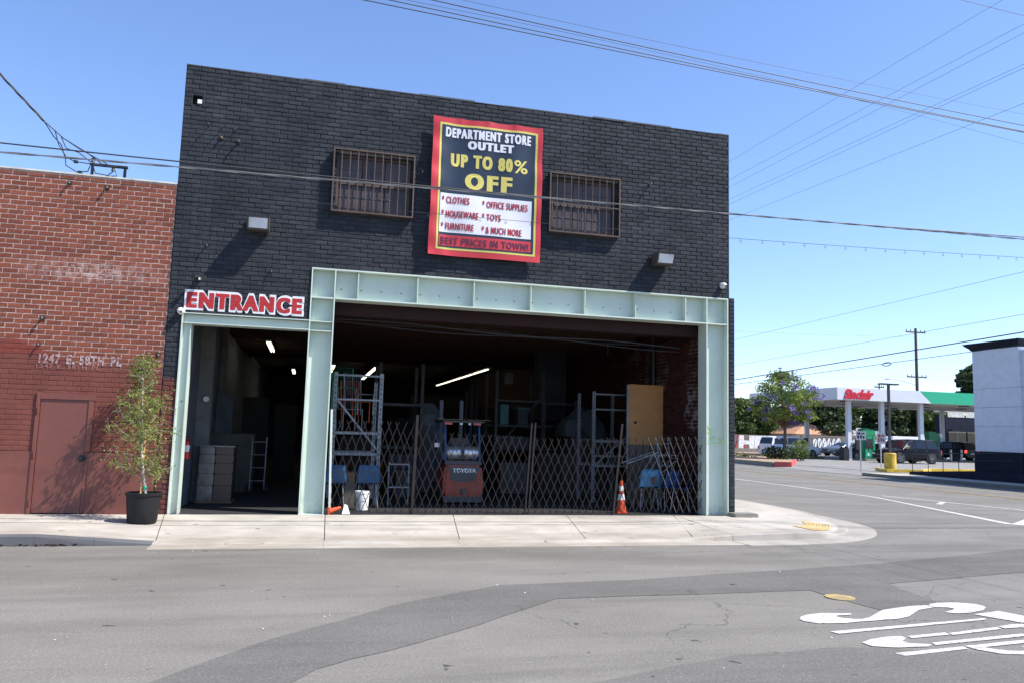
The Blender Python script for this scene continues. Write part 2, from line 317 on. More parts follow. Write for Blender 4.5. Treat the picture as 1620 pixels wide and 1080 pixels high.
# ---------------------------------------------------------------- mesh builder
def worigin(p):
    v = Vector((0, 0, 0))
    while p is not None: v += Vector(p.location); p = p.parent
    return v
def tag(o, label=None, cat=None, group=None, kind=None):
    if label: o['label'] = label
    if cat: o['category'] = cat
    if group: o['group'] = group
    if kind: o['kind'] = kind
    return o
def thing(name, loc, label, cat, group=None):
    o = bpy.data.objects.new(name, None); COL.objects.link(o); o.location = loc; o.empty_display_size = .1
    return tag(o, label, cat, group)
class MB:
    def __init__(s): s.v = []; s.f = []; s.m = []
    def add(s, vs, fs, mi=0):
        k = len(s.v); s.v += [tuple(v) for v in vs]; s.f += [tuple(i+k for i in f) for f in fs]; s.m += [mi]*len(fs); return s
    def box(s, x0, x1, y0, y1, z0, z1, mi=0):
        return s.add([(x0,y0,z0),(x1,y0,z0),(x1,y1,z0),(x0,y1,z0),(x0,y0,z1),(x1,y0,z1),(x1,y1,z1),(x0,y1,z1)],
                     [(0,3,2,1),(4,5,6,7),(0,1,5,4),(1,2,6,5),(2,3,7,6),(3,0,4,7)], mi)
    def quad(s, a, b, c, d, mi=0): return s.add([a,b,c,d], [(0,1,2,3)], mi)
    def poly(s, pts, mi=0): return s.add(pts, [tuple(range(len(pts)))], mi)
    def prism(s, pts, d, mi=0):        # pts: closed 3D polygon, d: extrusion vector
        n = len(pts); q = [Vector(p)+Vector(d) for p in pts]
        return s.add(list(pts)+q, [tuple(range(n))[::-1], tuple(range(n, 2*n))]+[(i,(i+1)%n,n+(i+1)%n,n+i) for i in range(n)], mi)
    def tube(s, pts, r, n=6, mi=0, cap=True):
        pts = [Vector(p) for p in pts]; rs = r if isinstance(r, (list, tuple)) else [r]*len(pts)
        k = len(s.v); up = None; T = []
        for i, p in enumerate(pts):
            t = (pts[min(i+1, len(pts)-1)]-pts[max(i-1, 0)]).normalized()
            a = t.orthogonal().normalized() if up is None else (up - t*up.dot(t))
            a = a.normalized() if a.length > 1e-6 else t.orthogonal().normalized()
            up = a; b = t.cross(a)
            s.v += [tuple(p+(a*math.cos(2*PI*j/n)+b*math.sin(2*PI*j/n))*rs[i]) for j in range(n)]
        for i in range(len(pts)-1):
            for j in range(n):
                s.f.append((k+i*n+j, k+i*n+(j+1)%n, k+(i+1)*n+(j+1)%n, k+(i+1)*n+j)); s.m.append(mi)
        if cap:
            s.f.append(tuple(k+j for j in range(n))[::-1]); s.m.append(mi)
            s.f.append(tuple(k+(len(pts)-1)*n+j for j in range(n))); s.m.append(mi)
        return s
    def cyl(s, a, b, r, r2=None, n=16, mi=0): return s.tube([a, b], [r, r if r2 is None else r2], n, mi)
    def bar(s, a, b, wd, th, mi=0, side=Vector((0,1,0))):   # flat bar from a to b, width in-plane, thickness along side
        a, b = Vector(a), Vector(b); t = (b-a).normalized(); sd = side.normalized(); u = t.cross(sd).normalized()*wd/2; q = sd*th/2
        vs = [a-u-q, a+u-q, a+u+q, a-u+q, b-u-q, b+u-q, b+u+q, b-u+q]
        return s.add(vs, [(0,3,2,1),(4,5,6,7),(0,1,5,4),(1,2,6,5),(2,3,7,6),(3,0,4,7)], mi)
    def lathe(s, prof, c=(0,0,0), n=24, mi=0):
        k = len(s.v)
        for r, z in prof: s.v += [(c[0]+r*math.cos(2*PI*j/n), c[1]+r*math.sin(2*PI*j/n), c[2]+z) for j in range(n)]
        for i in range(len(prof)-1):
            for j in range(n): s.f.append((k+i*n+j, k+i*n+(j+1)%n, k+(i+1)*n+(j+1)%n, k+(i+1)*n+j)); s.m.append(mi)
        return s
    def mesh(s, name, mats, org=Vector((0,0,0))):
        me = bpy.data.meshes.new(name); me.from_pydata([(v[0]-org[0], v[1]-org[1], v[2]-org[2]) for v in s.v], [], s.f)
        mats = mats if isinstance(mats, (list, tuple)) else [mats]
        for m in mats: me.materials.append(M[m] if isinstance(m, str) else m)
        me.polygons.foreach_set('material_index', s.m)
        return me
    def build(s, name, mats, parent=None, bevel=0, smooth=False, fix=True, loc=None, **tags):
        org = worigin(parent) if parent is not None else Vector((0,0,0))
        if loc is not None: org = Vector(loc)
        me = s.mesh(name, mats, org)
        if fix or bevel:
            bm = bmesh.new(); bm.from_mesh(me); bmesh.ops.recalc_face_normals(bm, faces=bm.faces)
            if bevel: bmesh.ops.bevel(bm, geom=[e for e in bm.edges if e.is_manifold and e.calc_face_angle(0) > .5], offset=bevel, segments=2, affect='EDGES', clamp_overlap=True)
            bm.to_mesh(me); bm.free()
        if smooth:
            me.polygons.foreach_set('use_smooth', [True]*len(me.polygons))
            try: me.set_sharp_from_angle(angle=math.radians(40))
            except Exception: pass
        o = bpy.data.objects.new(name, me); COL.objects.link(o)
        if parent is not None: o.parent = parent; o.location = (0, 0, 0) if loc is None else Vector(loc)-worigin(parent)
        elif loc is not None: o.location = loc
        if tags: tag(o, tags.get('label'), tags.get('cat'), tags.get('group'), tags.get('kind'))
        return o
def copy_tree(o, parent=None):
    c = o.copy(); COL.objects.link(c); c.parent = parent
    for ch in list(o.children): copy_tree(ch, c)
    return c
def place(o, loc, rz=0, label=None):
    o.location = loc; o.rotation_euler = (0, 0, rz)
    if label: o['label'] = label
    return o
def text_mb(body, x0, x1, z0, z1, y, offset=.02, shear=0, extrude=0, mi=0, disp=None, spacing=1.0, mb=None, fat=0):
    """lettering in an XZ plane, fitted to a box"""
    cu = bpy.data.curves.new('t', 'FONT'); cu.body = body; cu.size = 1; cu.offset = offset; cu.shear = shear; cu.extrude = extrude
    cu.space_character = spacing; cu.resolution_u = 4
    ob = bpy.data.objects.new('t', cu); COL.objects.link(ob)
    dg = bpy.context.evaluated_depsgraph_get(); dg.update(); me = bpy.data.meshes.new_from_object(ob.evaluated_get(dg))
    vs = [v.co.copy() for v in me.vertices]; fs = [tuple(p.vertices) for p in me.polygons]
    bpy.data.objects.remove(ob, do_unlink=True); bpy.data.curves.remove(cu); bpy.data.meshes.remove(me)
    ax, bx = min(v.x for v in vs), max(v.x for v in vs); ay, by = min(v.y for v in vs), max(v.y for v in vs)
    mb = mb or MB()
    out = []
    for v in vs:
        X = x0+(v.x-ax)/(bx-ax)*(x1-x0); Z = z0+(v.y-ay)/(by-ay)*(z1-z0); Y = y-v.z
        if disp: Y += disp(X, Z)
        out.append((X, Y, Z))
    if fat:
        for k, dx in enumerate((-fat, 0, fat)): mb.add([(x_+dx, y_-.0004*k, z_) for x_, y_, z_ in out], fs, mi)
        return mb
    mb.add(out, fs, mi); return mb

# ---------------------------------------------------------------- brickwork
BL, BH, JT = .231, .0805, .011
def brick_mesh(name, length, matname, seed):
    rr = random.Random(seed); h = BH-JT; l = length-JT; b = .0065 if 'black' in matname else .004; d = .028
    pts = [(-l/2, -h/2), (l/2, -h/2), (l/2, h/2), (-l/2, h/2)]
    j = [(rr.uniform(-.003, .003), rr.uniform(-.0025, .0025)) for _ in range(4)]
    o = [(p[0]+q[0], p[1]+q[1]) for p, q in zip(pts, j)]
    vs = [(x, d, z) for x, z in o]+[(x, b, z) for x, z in o]+[(x-math.copysign(b, x), rr.uniform(-.0015, .0015), z-math.copysign(b, z)) for x, z in o]
    fs = [(8,9,10,11)]+[(4+i, 4+(i+1)%4, 8+(i+1)%4, 8+i) for i in range(4)]+[(i, (i+1)%4, 4+(i+1)%4, 4+i) for i in range(4)]
    mb = MB().add(vs, fs); return mb
def brick_wall(parent, x0, x1, z0, z1, holes, matname, y=0.0, nsingle=300, jit=.003, arch=None, key=None, visible=None):
    """running bond of separate bricks; the nearest nsingle are objects, the others one part"""
    out = []
    row = 0; z = z0
    while z < z1-.03:
        zc = z+BH/2; off = (BL/2 if row % 2 else 0)+random.uniform(-.01, .01)
        x = x0-off
        cuts = [(a, b) for a, b, c, d in holes if c < zc < d]
        while x < x1:
            a, b = max(x, x0), min(x+BL, x1)
            segs = [(a, b)]
            for ca, cb in cuts:
                ns = []
                for s, e in segs:
                    if cb <= s or ca >= e: ns.append((s, e))
                    else:
                        if ca-s > .03: ns.append((s, ca))
                        if e-cb > .03: ns.append((cb, e))
                segs = ns
            for s, e in segs:
                if e-s > .03: out.append((s, e, zc))
            x += BL
        z += BH; row += 1
    protos = [brick_mesh('brick', BL, matname, 100+i) for i in range(6)]
    meshes = []
    for p in protos:
        me = p.mesh('brick', matname); bm = bmesh.new(); bm.from_mesh(me); bmesh.ops.recalc_face_normals(bm, faces=bm.faces)
        bm.to_mesh(me); bm.free(); meshes.append(me)
    full = [(s, e, z) for s, e, z in out if e-s > BL-.005]
    if visible: full = [q for q in full if visible(*q)]
    if key is None: key = lambda q: ((q[0]+q[1])/2)**2+14.2**2+(q[2]-1.62)**2
    full.sort(key=key); singles = set(full[:nsingle]); org = worigin(parent)
    MBr = MB()
    for q in out:
        s, e, z = q; k = random.randrange(6); yy = y+random.uniform(-jit, jit); kk = min(1.4, jit/.003); rx, rz = random.gauss(0, .012*kk), random.gauss(0, .007*kk); ry = random.gauss(0, .004)
        if q in singles:
            o = bpy.data.objects.new('brick', meshes[k]); COL.objects.link(o); o.parent = parent
            o.location = Vector(((s+e)/2, yy, z))-org; o.rotation_euler = (rx, ry, rz)
        else:
            if e-s > BL-.005: src = protos[k]
            else: src = brick_mesh('brick', e-s, matname, random.randrange(9999))
            R = Euler((rx, ry, rz)).to_matrix(); c = Vector(((s+e)/2, yy, z))
            MBr.add([R@Vector(v)+c for v in src.v], src.f)
    MBr.build('brickwork', matname, parent, kind='stuff')
def slab_with_holes(parent, name, matname, x0, x1, z0, z1, y0, y1, holes):
    zs = sorted({z0, z1, *[min(max(h[2], z0), z1) for h in holes], *[min(max(h[3], z0), z1) for h in holes]})
    mb = MB()
    for za, zb in zip(zs[:-1], zs[1:]):
        if zb-za < 1e-4: continue
        zc = (za+zb)/2; cuts = sorted((h[0], h[1]) for h in holes if h[2] < zc < h[3]); x = x0
        for a, b in cuts:
            if a > x: mb.box(x, a, y0, y1, za, zb)
            x = max(x, b)
        if x < x1: mb.box(x, x1, y0, y1, za, zb)
    return mb.build(name, matname, parent)

# ================================================================ GROUND
mb = MB(); mb.quad((-900, -900, 0), (900, -900, 0), (900, 900, 0), (-900, 900, 0)); mb.build('road', 'asphalt', kind='structure')
def flat(name, pts, m, z=.004, **k):
    k.setdefault('kind', 'structure'); return MB().poly([(x, y, z) for x, y in pts]).build(name, m, **k)
def wob(pts, a=.04, n=6):
    out = []
    for i in range(len(pts)):
        p, q = pts[i], pts[(i+1) % len(pts)]
        for k in range(n):
            t = k/n; j = a if k else 0
            out.append((p[0]+(q[0]-p[0])*t+random.uniform(-j, j), p[1]+(q[1]-p[1])*t+random.uniform(-j, j)))
    return out
flat('asphalt_trench_patch', wob([(-3.5,-12.4),(-.87,-8.66),(-.17,-7.68),(.85,-6.63),(2.07,-5.78),(3.62,-5.66),(5.26,-5.31),(7.67,-4.79),(11.1,-3.72),(16,-2.5),(16,-4.0),(9.08,-5.63),(7.99,-5.85),(6.6,-6.15),(6.36,-7.21),(5.73,-7.51),(5.5,-7.4),(5.39,-6.4),(2.46,-6.53),(1.13,-7.77),(.15,-8.52),(-1.5,-11.4)], .02, 4), 'asphalt_dark')
flat('asphalt_patch', wob([(1.73,-9.13),(3.21,-8.63),(4.23,-8.55),(5.6,-9.0),(8.5,-9.3),(8.5,-13),(0,-13)], .03, 5), 'asphalt_mid', .003)
# sidewalk of separate slabs, draining to the kerb, dropping at the driveway
def lerp(x, xs, ys): return float(np.interp(x, xs, ys))
KY = -2.5
def kerbz(x): return lerp(x, [-60, -3.3, -1.9, 5.6, 6.6, 7.3], [.13, .13, .035, .035, .10, .12])
def swz(x, t): return .12+(kerbz(x)-.12)*t            # t=0 at the building, 1 at the kerb
walk = tag(bpy.data.objects.new('sidewalk', None), kind='structure'); COL.objects.link(walk)
seams = [(-20, -20), (-14.5, -14.5), (-9.0, -9.0), (-6.7, -6.6), (-4.45, -4.3), (-2.18, -1.88), (.38, .32), (2.6, 2.25), (4.72, 4.2), (6.86, 5.98)]
g = .006
for (a0, a1), (b0, b1) in zip(seams[:-1], seams[1:]):
    mb = MB(); nx = max(3, int((b0-a0)/.25)); ny = 5; top = []
    for j in range(ny+1):
        t = j/ny; y = .0+(KY-.0)*t
        for i in range(nx+1):
            u = i/nx; xa = a0+(a1-a0)*t+g; xb = b0+(b1-b0)*t-g; x = xa+(xb-xa)*u
            top.append((x, y if j or not (-2.1 < x < -.1 or .4 < x < 7.5) else y, swz(x, t)+.0015*math.sin(x*5+y*3)))
    n = nx+1; fs = [(j*n+i, j*n+i+1, (j+1)*n+i+1, (j+1)*n+i) for j in range(ny) for i in range(nx)]
    mb.add(top, fs); mb.v += [(x, y, -.05) for x, y, z in top]; k = len(top)
    for i in range(nx): mb.f.append((ny*n+i, ny*n+i+1, k+ny*n+i+1, k+ny*n+i)); mb.m.append(0)
    for j in range(ny):
        mb.f.append((j*n, (j+1)*n, k+(j+1)*n, k+j*n)); mb.m.append(0); mb.f.append((j*n+nx, (j+1)*n+nx, k+(j+1)*n+nx, k+j*n+nx)); mb.m.append(0)
    mb.build('sidewalk_slab', 'sidewalk', walk)
# kerb and gutter in lengths
def kerb_run(pts, zt, wk=.15, gw=.42, gz=(.012, .006), nm='kerb_stone', parent=walk, m='kerb', gutter=True, gapn=1):
    for i in range(len(pts)-1):
        p, q = Vector((*pts[i], 0)), Vector((*pts[i+1], 0)); t = (q-p).normalized(); nrm = Vector((t.y, -t.x, 0))
        g = t*.003 if (i % gapn == 0) else t*0; p0, q0 = p+g, q
        # mitre normals
        def nn(k):
            a = Vector((*pts[max(k-1, 0)], 0)); b = Vector((*pts[k], 0)); c = Vector((*pts[min(k+1, len(pts)-1)], 0))
            t1 = (b-a).normalized() if k > 0 else (c-b).normalized(); t2 = (c-b).normalized() if k < len(pts)-1 else t1
            m_ = (Vector((t1.y, -t1.x, 0))+Vector((t2.y, -t2.x, 0))).normalized(); return m_/max(.5, m_.dot(Vector((t1.y, -t1.x, 0))))
        n0, n1 = nn(i), nn(i+1); za, zb = zt[i], zt[i+1]
        mb = MB(); Z = Vector((0, 0, 1))
        r0 = [p0+Z*(za), p0+n0*(wk-.02)+Z*za, p0+n0*wk+Z*(za-.015 if za > .05 else za-.003), p0+n0*(wk+.02)+Z*gz[0]]
        r1 = [q0+Z*(zb), q0+n1*(wk-.02)+Z*zb, q0+n1*wk+Z*(zb-.015 if zb > .05 else zb-.003), q0+n1*(wk+.02)+Z*gz[0]]
        if gutter: r0.append(p0+n0*(wk+gw)+Z*gz[1]); r1.append(q0+n1*(wk+gw)+Z*gz[1])
        r0.append(r0[-1]-Z*.06); r1.append(r1[-1]-Z*.06)
        r0.insert(0, p0-Z*.05); r1.insert(0, q0-Z*.05)
        k = len(r0); mb.add(r0+r1, [(j, j+1, k+j+1, k+j) for j in range(k-1)]+[tuple(range(k)), tuple(range(k, 2*k))])
        mb.build(nm, m, parent)
xs = [-20, -14, -9, -6, -3.3, -2.6, -1.9]
kerb_run([(x, KY) for x in xs], [kerbz(x) for x in xs], gutter=False, m='kerb_dark')
xs = [-1.9, 0.3, 2.2, 4.15, 5.6, 5.95, 6.3, 6.6]
kerb_run([(x, KY) for x in xs], [kerbz(x) for x in xs], m='sidewalk')
def smooth(pts, zs=None, n=4):
    out, oz_ = [], []
    for i in range(len(pts)-1):
        p0, p1, p2, p3 = [Vector((*pts[min(max(k, 0), len(pts)-1)], zs[min(max(k, 0), len(pts)-1)] if zs else 0)) for k in (i-1, i, i+1, i+2)]
        for k in range(n):
            t = k/n; v = .5*((2*p1)+(p2-p0)*t+(2*p0-5*p1+4*p2-p3)*t*t+(3*p1-p0-3*p2+p3)*t**3); out.append((v.x, v.y)); oz_.append(min(.13, max(.03, v.z)))
    out.append(pts[-1]); oz_.append(zs[-1] if zs else 0); return out, oz_
inner = [(6.9, .0), (8.25, -.02), (8.3, .0), (8.3, .05), (8.3, .4), (8.3, 1.0), (8.3, 1.8), (8.3, 3.2), (8.3, 8), (8.3, 14), (8.3, 22), (8.3, 34), (8.3, 46)]
outer = [(6.6, KY), (7.3, -2.46), (8.2, -2.3), (9.0, -1.85), (9.55, -1.25), (9.95, -.55), (10.15, .4), (10.25, 1.6), (10.3, 5.5), (10.3, 12), (10.3, 20), (10.3, 34), (10.3, 46)]
oz = [.10, .12, .11, .035, .03, .03, .09, .12, .12, .12, .12, .12, .12]
inner, _ = smooth(inner[:10], None, 3)[0]+inner[10:], 0
outer_full = outer; a_, b_ = smooth(outer[:10], oz[:10], 3); outer_s = a_+outer[10:]; oz_s = b_+oz[10:]
mb = MB()
# wedge slab between the slanted seam and the corner
mb.add([(6.87, 0, .12), (6.9, 0, .12), (6.6, KY, .10), (5.99, KY, kerbz(5.99))], [(0, 1, 2, 3)])
mb.build('sidewalk_slab', 'sidewalk', walk)
for i in range(len(inner)-1):
    if i % 3 == 0 or i >= 27: mb = MB()
    N = 6; vs = []
    for t in range(N+1):
        for (a, b, z) in ((inner[i], outer_s[i], oz_s[i]), (inner[i+1], outer_s[i+1], oz_s[i+1])):
            u = t/N; zz = .12+(z-.12)*max(0, (u-.35)/.65); vs.append((a[0]+(b[0]-a[0])*u, a[1]+(b[1]-a[1])*u, zz))
    mb.add(vs, [(2*t, 2*t+1, 2*t+3, 2*t+2) for t in range(N)])
    if i % 3 == 2 or i >= 27 or i == len(inner)-2: mb.build('sidewalk_slab', 'sidewalk', walk)
so_, sz_ = smooth(outer[:10], oz[:10], 3)
kerb_run(so_+outer[10:], sz_+oz[10:], gw=.5, gapn=6, m='kerb_corner')
# tactile pad on the corner ramp, with domes
def _loft(i, u):
    i0 = min(int(i), len(inner)-2); f = i-i0
    P = []
    for k in (i0, i0+1):
        a, b, z = inner[k], outer_s[k], oz_s[k]; P.append(Vector((a[0]+(b[0]-a[0])*u, a[1]+(b[1]-a[1])*u, .12+(z-.12)*max(0, (u-.35)/.65))))
    return P[0].lerp(P[1], f)
pad = MB(); vs = []
for i in range(13):
    for j in range(5): v = _loft(7.0+i*.52, .70+j*.06); vs += [(v.x, v.y, v.z+.009)]
pad.add(vs, [(i*5+j, (i+1)*5+j, (i+1)*5+j+1, i*5+j+1) for i in range(12) for j in range(4)])
for i in range(30):
    for j in range(9):
        v = _loft(7.1+i*.205, .715+j*.026); pad.cyl((v.x, v.y, v.z+.010), (v.x, v.y, v.z+.0155), .015, .010, 6)
pad.build('tactile_pad', 'tactile', walk)
# threshold strip and step corner
MB().box(7.98, 8.5, -.32, -.02, .10, .19).build('concrete_footing', 'kerb', None, .02, cat='footing', label='small worn concrete footing at the foot of the right mint column')
# road markings
STOP = {'letter_s': [[(4.43,-7.63),(4.5,-7.55),(4.6,-7.49),(4.8,-7.44),(5.09,-7.49),(5.03,-7.54),(4.89,-7.55),(4.84,-7.60),(4.88,-7.66),(5.02,-7.71),(5.15,-7.66),(5.32,-7.53),(5.5,-7.40),(5.68,-7.34),(5.94,-7.27),(6.14,-7.26),(6.14,-7.35),(5.88,-7.44),(5.72,-7.56),(5.56,-7.68),(5.38,-7.75),(5.02,-7.79),(4.75,-7.83),(4.5,-7.81),(4.42,-7.71)],
   [(6.16,-7.26),(6.22,-7.21),(6.35,-7.17),(6.58,-7.18),(6.72,-7.27),(6.73,-7.36),(6.69,-7.43),(6.56,-7.53),(6.3,-7.62),(6.13,-7.61),(6.08,-7.55),(6.22,-7.5),(6.31,-7.43),(6.28,-7.37),(6.16,-7.35)]],
 'letter_t': [[(4.42,-8.09),(6.27,-7.83),(6.24,-7.89),(4.44,-8.17)], [(6.3,-7.68),(6.69,-7.58),(6.85,-8.1),(6.55,-8.15)]],
 'letter_o': [[(5.0,-8.32),(5.43,-8.26),(5.42,-8.33),(4.98,-8.39)], [(5.45,-8.28),(6.09,-8.15),(6.07,-8.22),(5.43,-8.35)],
   [(4.45,-8.45),(4.6,-8.37),(4.82,-8.31),(4.94,-8.32),(4.94,-8.38),(4.83,-8.46),(4.85,-8.53),(5.01,-8.59),(4.92,-8.64),(4.62,-8.63),(4.45,-8.56)],
   [(5.04,-8.54),(6.11,-8.39),(6.12,-8.46),(5.02,-8.61)], [(6.11,-8.14),(6.32,-8.08),(6.6,-8.09),(6.72,-8.25),(6.62,-8.42),(6.14,-8.46),(6.13,-8.39),(6.33,-8.32),(6.38,-8.24),(6.30,-8.19),(6.12,-8.21)]],
 'letter_p': [[(4.5,-8.77),(5.22,-8.68),(5.2,-8.75),(4.52,-8.85)], [(5.24,-8.67),(6.9,-8.44),(6.91,-8.52),(5.26,-8.74)],
   [(5.24,-8.75),(5.38,-8.73),(5.42,-8.80),(5.58,-8.87),(6.3,-8.78),(6.8,-8.53),(6.95,-8.56),(6.75,-8.75),(6.45,-8.88),(5.62,-8.98),(5.36,-8.92)]]}
st = thing('stop_marking', (4.4, -8.8, .005), 'worn white painted STOP lettering on the asphalt at the road junction', 'road marking')
for nm, polys in STOP.items():
    mb = MB()
    for p in polys: mb.poly([(x, y, .0068) for x, y in p])
    mb.build(nm, 'road_white', st)
flat('lane_line', [(16.68,55),(16.82,55),(16.75,14.75),(16.52,6.6),(14.4,-.5),(14.22,-.38),(16.38,6.5),(16.6,14.7)], 'road_white', .006)
flat('lane_line', [(17.05,6.9),(17.17,6.9),(17.9,2.4),(18.3,-6),(18.17,-6),(17.76,2.4)], 'road_white', .006)
flat('lane_line', [(16.55,4.1),(16.66,4.0),(17.5,4.75),(17.43,4.87)], 'road_white', .0075)
flat('lane_line', [(14.3,-.45),(15.6,.45),(15.8,.3),(15.2,-.9),(14.5,-.9)], 'road_white', .0075)
flat('lane_line', [(10.5,-4.5),(24,-2.2),(24,-2.4),(10.5,-4.7)][::1], 'asphalt_mid', .002)
for dx in (0, .28):
    flat('centre_line', [(21.3+dx, -30), (21.42+dx, -30), (21.42+dx, 70), (21.3+dx, 70)], 'road_yellow', .006)
for k in range(7):
    flat('lane_dash', [(24.7, -6+k*6), (24.8, -6+k*6), (24.8, -4+k*6), (24.7, -4+k*6)], 'road_white', .006)
mh = MB(); mh.cyl((5.47, -6.8, .002), (5.47, -6.8, .010), .15, n=28); mh.build('manhole_cover', 'manhole', cat='manhole cover', label='small round yellow-painted utility cover set in the road', loc=(5.47, -6.8, 0))
# litter and grit specks on the asphalt
mb = MB()
for i in range(75):
    x, y = random.uniform(-5, 9), random.uniform(-9, -3); s = random.uniform(.005, .013); a = random.uniform(0, PI)
    mb.add([(x+s*math.cos(a+k*PI/2)*random.uniform(.5, 1.3), y+s*math.sin(a+k*PI/2), .006+(.004 if k == 1 else 0)) for k in range(4)], [(0, 1, 2, 3)])
mb.build('paper_scraps', 'white_paint', kind='stuff', cat='litter', label='tiny pale paper scraps scattered over the asphalt')
mb = MB()
for i in range(260):
    x = random.uniform(-7, -2.7); y = KY-.17-abs(random.gauss(0, .04)); s = random.uniform(.01, .03); a = random.uniform(0, PI)
    mb.add([(x+s*math.cos(a+k*PI/2), y+s*.6*math.sin(a+k*PI/2), .014+random.uniform(0, .02)) for k in range(4)], [(0, 1, 2, 3)])
mb.build('gutter_leaves', 'soil', kind='stuff', cat='leaf litter', label='dark leaf litter collected along the left kerb gutter')

# ================================================================ BLACK WAREHOUSE
bw = thing('warehouse', (2.8, 0, 0), 'two-storey black painted brick warehouse with wide mint steel-framed opening', 'building')
XL, XR, ZT = -2.37, 8.06, 7.77
DOOR = (-2.13, -.07, -1, 3.43); BIG = (-.07, 8.02, -1, 4.375)
W1 = (.26, 1.58, 5.47, 6.49); W2 = (4.30, 5.59, 5.47, 6.49); HOLE = (-2.235, -2.08, 7.08, 7.25)
holes = [DOOR, BIG, W1, W2, HOLE]
brick_wall(bw, XL, XR, .12, ZT-.04, holes, 'black_brick', 0.0, 300, jit=.004, visible=lambda s, e, z: not (1.9 < (s+e)/2 < 4.1 and 4.7 < z < 7.4) and not (-2.15 < (s+e)/2 < -.1 and z < 3.9))
slab_with_holes(bw, 'wall', 'black_mortar', XL, XR, .0, ZT, .009, .30, holes)
# wall top: rough painted capping
mb = MB(); x = XL
while x < XR-.01:
    l = min(random.uniform(.5, 1.1), XR-x); mb.box(x, x+l-.004, -.006+random.uniform(-.006, .006), .31, ZT, ZT+.022+random.uniform(-.012, .014)); x += l
mb.build('coping', 'dark_coping', bw)
# right return pier, back, side, roof
pier = thing('wall_pier', (8.12, 0, 0), 'narrow black brick pier beside the right mint column', 'pier')
brick_wall(pier, 8.066, 8.185, .12, 4.38, [], 'black_brick', .02, 0)
MB().box(8.066, 8.185, .03, .5, .0, 4.38).build('wall', 'black_mortar', pier)
MB().box(8.066, 8.18, .028, .49, 4.384, 4.40).build('coping', 'dark_coping', pier)
mb = MB(); mb.box(7.68, 8.058, .302, 30, 0, ZT-.002); mb.build('side_wall', 'black_mortar', bw)
mb = MB(); mb.box(-9, -2.6, 29.6, 30, 0, 5.2); mb.box(-2.6, 7.67, 29.6, 30, 0, ZT-.1); mb.build('back_wall', 'back_wall', bw)
mb = MB(); mb.box(XL+.002, 7.67, .302, 29.5, ZT-.5, ZT-.3); mb.build('roof', 'dark_wall', bw)
mb = MB(); mb.box(XL+.002, -2.10, .302, 29.5, 0, ZT-.6); mb.build('inner_wall', 'inner_wall', bw)
# inner face of right side wall: bricks seen through the opening
mb = MB(); inn = MB()
row = 0; z = .13
while z < 3.95:
    y = .32-(BL/2 if row % 2 else 0)
    while y < 9.5:
        a, b = max(y, .32)+JT/2, y+BL-JT/2; dx = random.uniform(-.002, .004)
        if b-a > .03:
            x = 7.66-dx; inn.add([(x, a, z), (x, b, z), (x, b, z+BH-JT), (x, a, z+BH-JT), (x+.03, a-.003, z-.003), (x+.03, b+.003, z-.003), (x+.03, b+.003, z+BH-JT+.003), (x+.03, a-.003, z+BH-JT+.003)],
                [(0, 1, 2, 3), (0, 4, 5, 1), (1, 5, 6, 2), (2, 6, 7, 3), (3, 7, 4, 0)])
        y += BL
    z += BH; row += 1
inn.build('inner_brickwork', 'inner_brick', bw, kind='stuff')
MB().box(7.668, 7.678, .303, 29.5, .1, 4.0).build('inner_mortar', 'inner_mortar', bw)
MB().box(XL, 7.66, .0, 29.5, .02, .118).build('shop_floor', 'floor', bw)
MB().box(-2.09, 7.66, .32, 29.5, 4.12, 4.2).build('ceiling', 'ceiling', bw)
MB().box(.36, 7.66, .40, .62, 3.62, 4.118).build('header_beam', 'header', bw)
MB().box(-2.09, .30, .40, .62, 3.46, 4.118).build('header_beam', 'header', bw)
for k in range(22):
    y = 1.2+k*.62
    MB().box(-2.08, 7.64, y, y+.07, 3.90, 4.118).build('joist', 'joist', bw)
MB().box(-2.08, 7.64, .95, 1.1, 3.66, 3.88).build('wall_plate', 'header', bw)
for k, (za, r) in enumerate(((3.60, .014), (3.56, .009), (3.64, .007))):
    pts = [(.4+i*.5, .80+.05*k, za-.02*k+.03*math.sin(i*.7+k*2)-.012*i) for i in range(15)]
    MB().tube(pts, r, 6).build('conduit', 'rack_dark', bw)
MB().tube([(6.1, 1.6, 4.1), (6.1, 1.6, 3.3)], .008, 6).build('conduit', 'rack_dark', bw)
MB().tube([(7.60, 2.6, .2), (7.60, 2.6, 4.1)], .04, 8).build('drain_pipe', 'black', bw)
MB().tube([(7.60, .6, 3.75), (7.58, 2.4, 3.62), (7.58, 5, 3.60)], .016, 6).build('conduit', 'rack_dark', bw)
MB().box(-2.098, -1.84, 2.3, 2.62, .118, 4.11).build('pilaster', 'pil', bw)
MB().box(-2.098, -1.98, 6.0, 6.3, .118, 4.11).build('pilaster', 'pil', bw)
mb = MB(); mb.cyl((-1.93, 2.29, 2.08), (-1.93, 2.24, 2.08), .055, n=16); mb.build('wall_dial', 'white_plastic', bw)
MB().box(-2.097, -2.05, .55, .72, 1.55, 1.75).build('switch_box', 'grey_metal', bw)
MB().tube([(-2.07, .62, 1.75), (-2.07, .62, 3.3)], .012, 6).build('conduit', 'grey_metal', bw)
